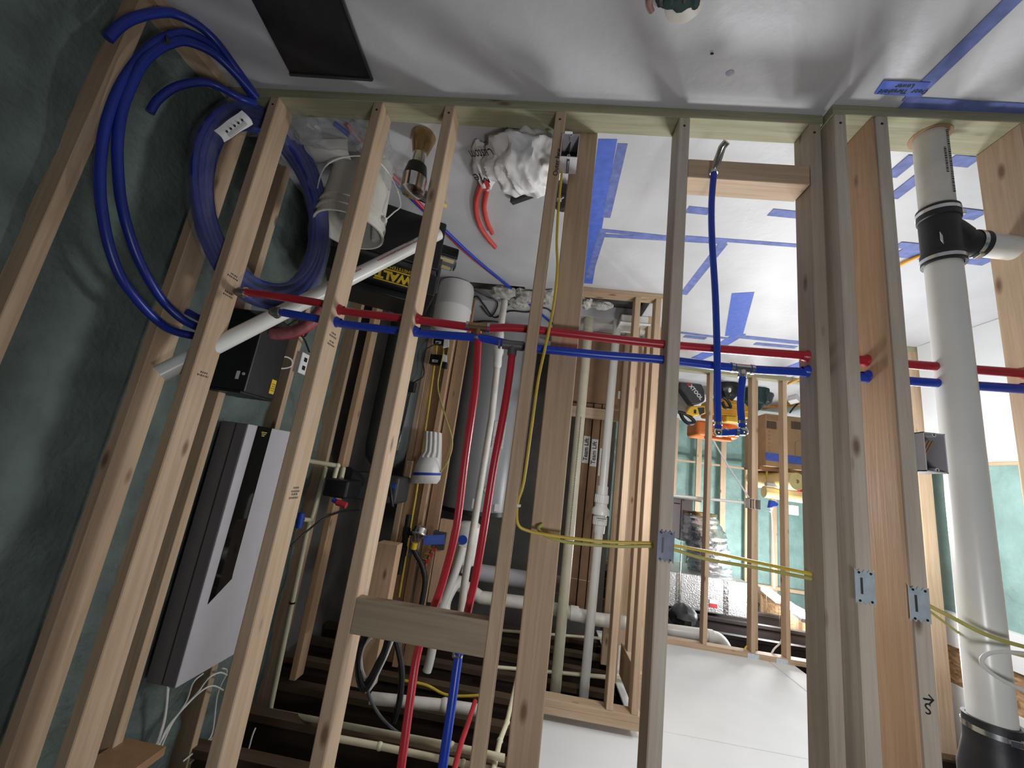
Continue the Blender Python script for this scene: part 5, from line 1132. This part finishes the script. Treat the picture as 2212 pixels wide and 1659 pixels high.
# shop lights and cords
def shop(label, a, b):
    t = thing('shop_light', label, 'light', a); a = V(a); b = V(b); d = (b-a).normalized(); s = V((d.y,-d.x,0))
    MB().obox((a+b)/2+V((0,0,.03)), s*.06, d*(b-a).length/2, V((0,0,.02))).build('housing', PANW, t, bevel=.006)
    for k in (-1, 1): MB().cyl(a+s*.03*k+d*.01, b+s*.03*k-d*.01, .020, n=14).build('lit_tube', LED, t, smooth=True)
    for f in (.1, .9): MB().cyl(a+(b-a)*f+V((0,0,.05)), a+(b-a)*f+V((0,0,.33)), .003, n=6).build('hanger', STEEL, t)
    return t
shop('lit white shop light, farther of the two hanging in the far room', (-3.36, 6.45, 2.45), (-3.20, 5.78, 2.45))
shop('lit white shop light, nearer of the two hanging in the far room', (-3.22, 5.68, 2.45), (-3.06, 5.02, 2.45))
cable('white light cord hanging straight down in the far room', [(-3.023, 5.6, 2.291), (-3.015, 5.6, 1.915), (-3.001, 5.6, 1.469), (-2.985, 5.6, 1.357)], .009, WCAB)
cable('yellow extension cord hanging to the blue plug', [(-2.938, 5.6, 0.467), (-2.943, 5.6, 0.712), (-2.947, 5.6, 0.952), (-2.964, 5.6, 1.127), (-2.992, 5.6, 1.24)], .014, YEL)
pg = thing('blue_plug', 'blue three-way plug hanging between the yellow and white cords', 'plug', (-3.02, 5.6, 1.283))
MB().prism([(-2.958, 5.58, 1.348), (-2.975, 5.58, 1.241), (-3.032, 5.58, 1.245), (-3.083, 5.58, 1.273), (-3.065, 5.58, 1.31), (-3.009, 5.58, 1.323)], (0,.05,0)).build('body', BLUEP, pg, bevel=.008)
MB().prism([(-2.969, 5.58, 1.335), (-3.014, 5.58, 1.328), (-2.997, 5.58, 1.4), (-2.98, 5.58, 1.39)], (0,.04,0)).build('white_plug', PAPER, pg, bevel=.004)
xb('wall_box', BOXW, None, (-3.905, 6.6, 1.303)[0], (-3.799, 6.6, 1.318)[0], 6.55, 6.65, (-3.84, 6.6, 1.245)[2], (-3.837, 6.6, 1.394)[2], bevel=.01, label='pale box on the far teal wall right of the blue plug', cat='box')
cable('white cable drooping from the beam to the first grey plate of the back wall', [(-2.567, 4.6, 2.537), (-2.485, 4.5, 2.589), (-2.371, 4.4, 2.626), (-2.294, 4.32, 2.669)], .008, WCAB)
cable('yellow cable rising to the second grey plate of the back wall', [(-2.163, 4.36, 2.542), (-2.124, 4.34, 2.596), (-2.073, 4.32, 2.635), (-2.052, 4.3, 2.681)], .008, YEL)
# ledge at right: yarn-like brown coil and yellow cable
bw = thing('brown_cord_hank', 'hank of brown cord lying on the white ledge at the right', 'cord', (-2.85, 2.662, 0.775))
for k in range(10):
    c = V((-2.86, 2.679, 0.778)) + V((.004*math.sin(k*2.3), .0, .006*math.cos(k*1.9)))
    pts = [c+V((.05*math.cos(t)*(1+.04*k), .11*math.sin(t), .012*math.sin(2*t+k)+.02+.02*math.cos(t+k*.3))) for t in [2*pi*i/16 for i in range(16)]]
    MB().tube(pts, .006, 6, closed=True).build('strand', plain('brown_cord', (.20,.07,.07), .8) if k == 0 else bpy.data.materials['brown_cord'], bw, smooth=True)
cable('yellow cable lying along the white ledge under the brown hank', [(-2.85, 2.826, 0.777), (-2.84, 2.767, 0.774), (-2.83, 2.695, 0.798), (-2.83, 2.626, 0.83), (-2.84, 2.552, 0.812)], .007, YEL)
cable('orange tubing on the floor behind the rubber tee', [(-1.763, 2.067, 0.012), (-1.774, 1.991, 0.012), (-1.805, 1.934, 0.012), (-1.837, 1.904, 0.012)], .009, AMBER)
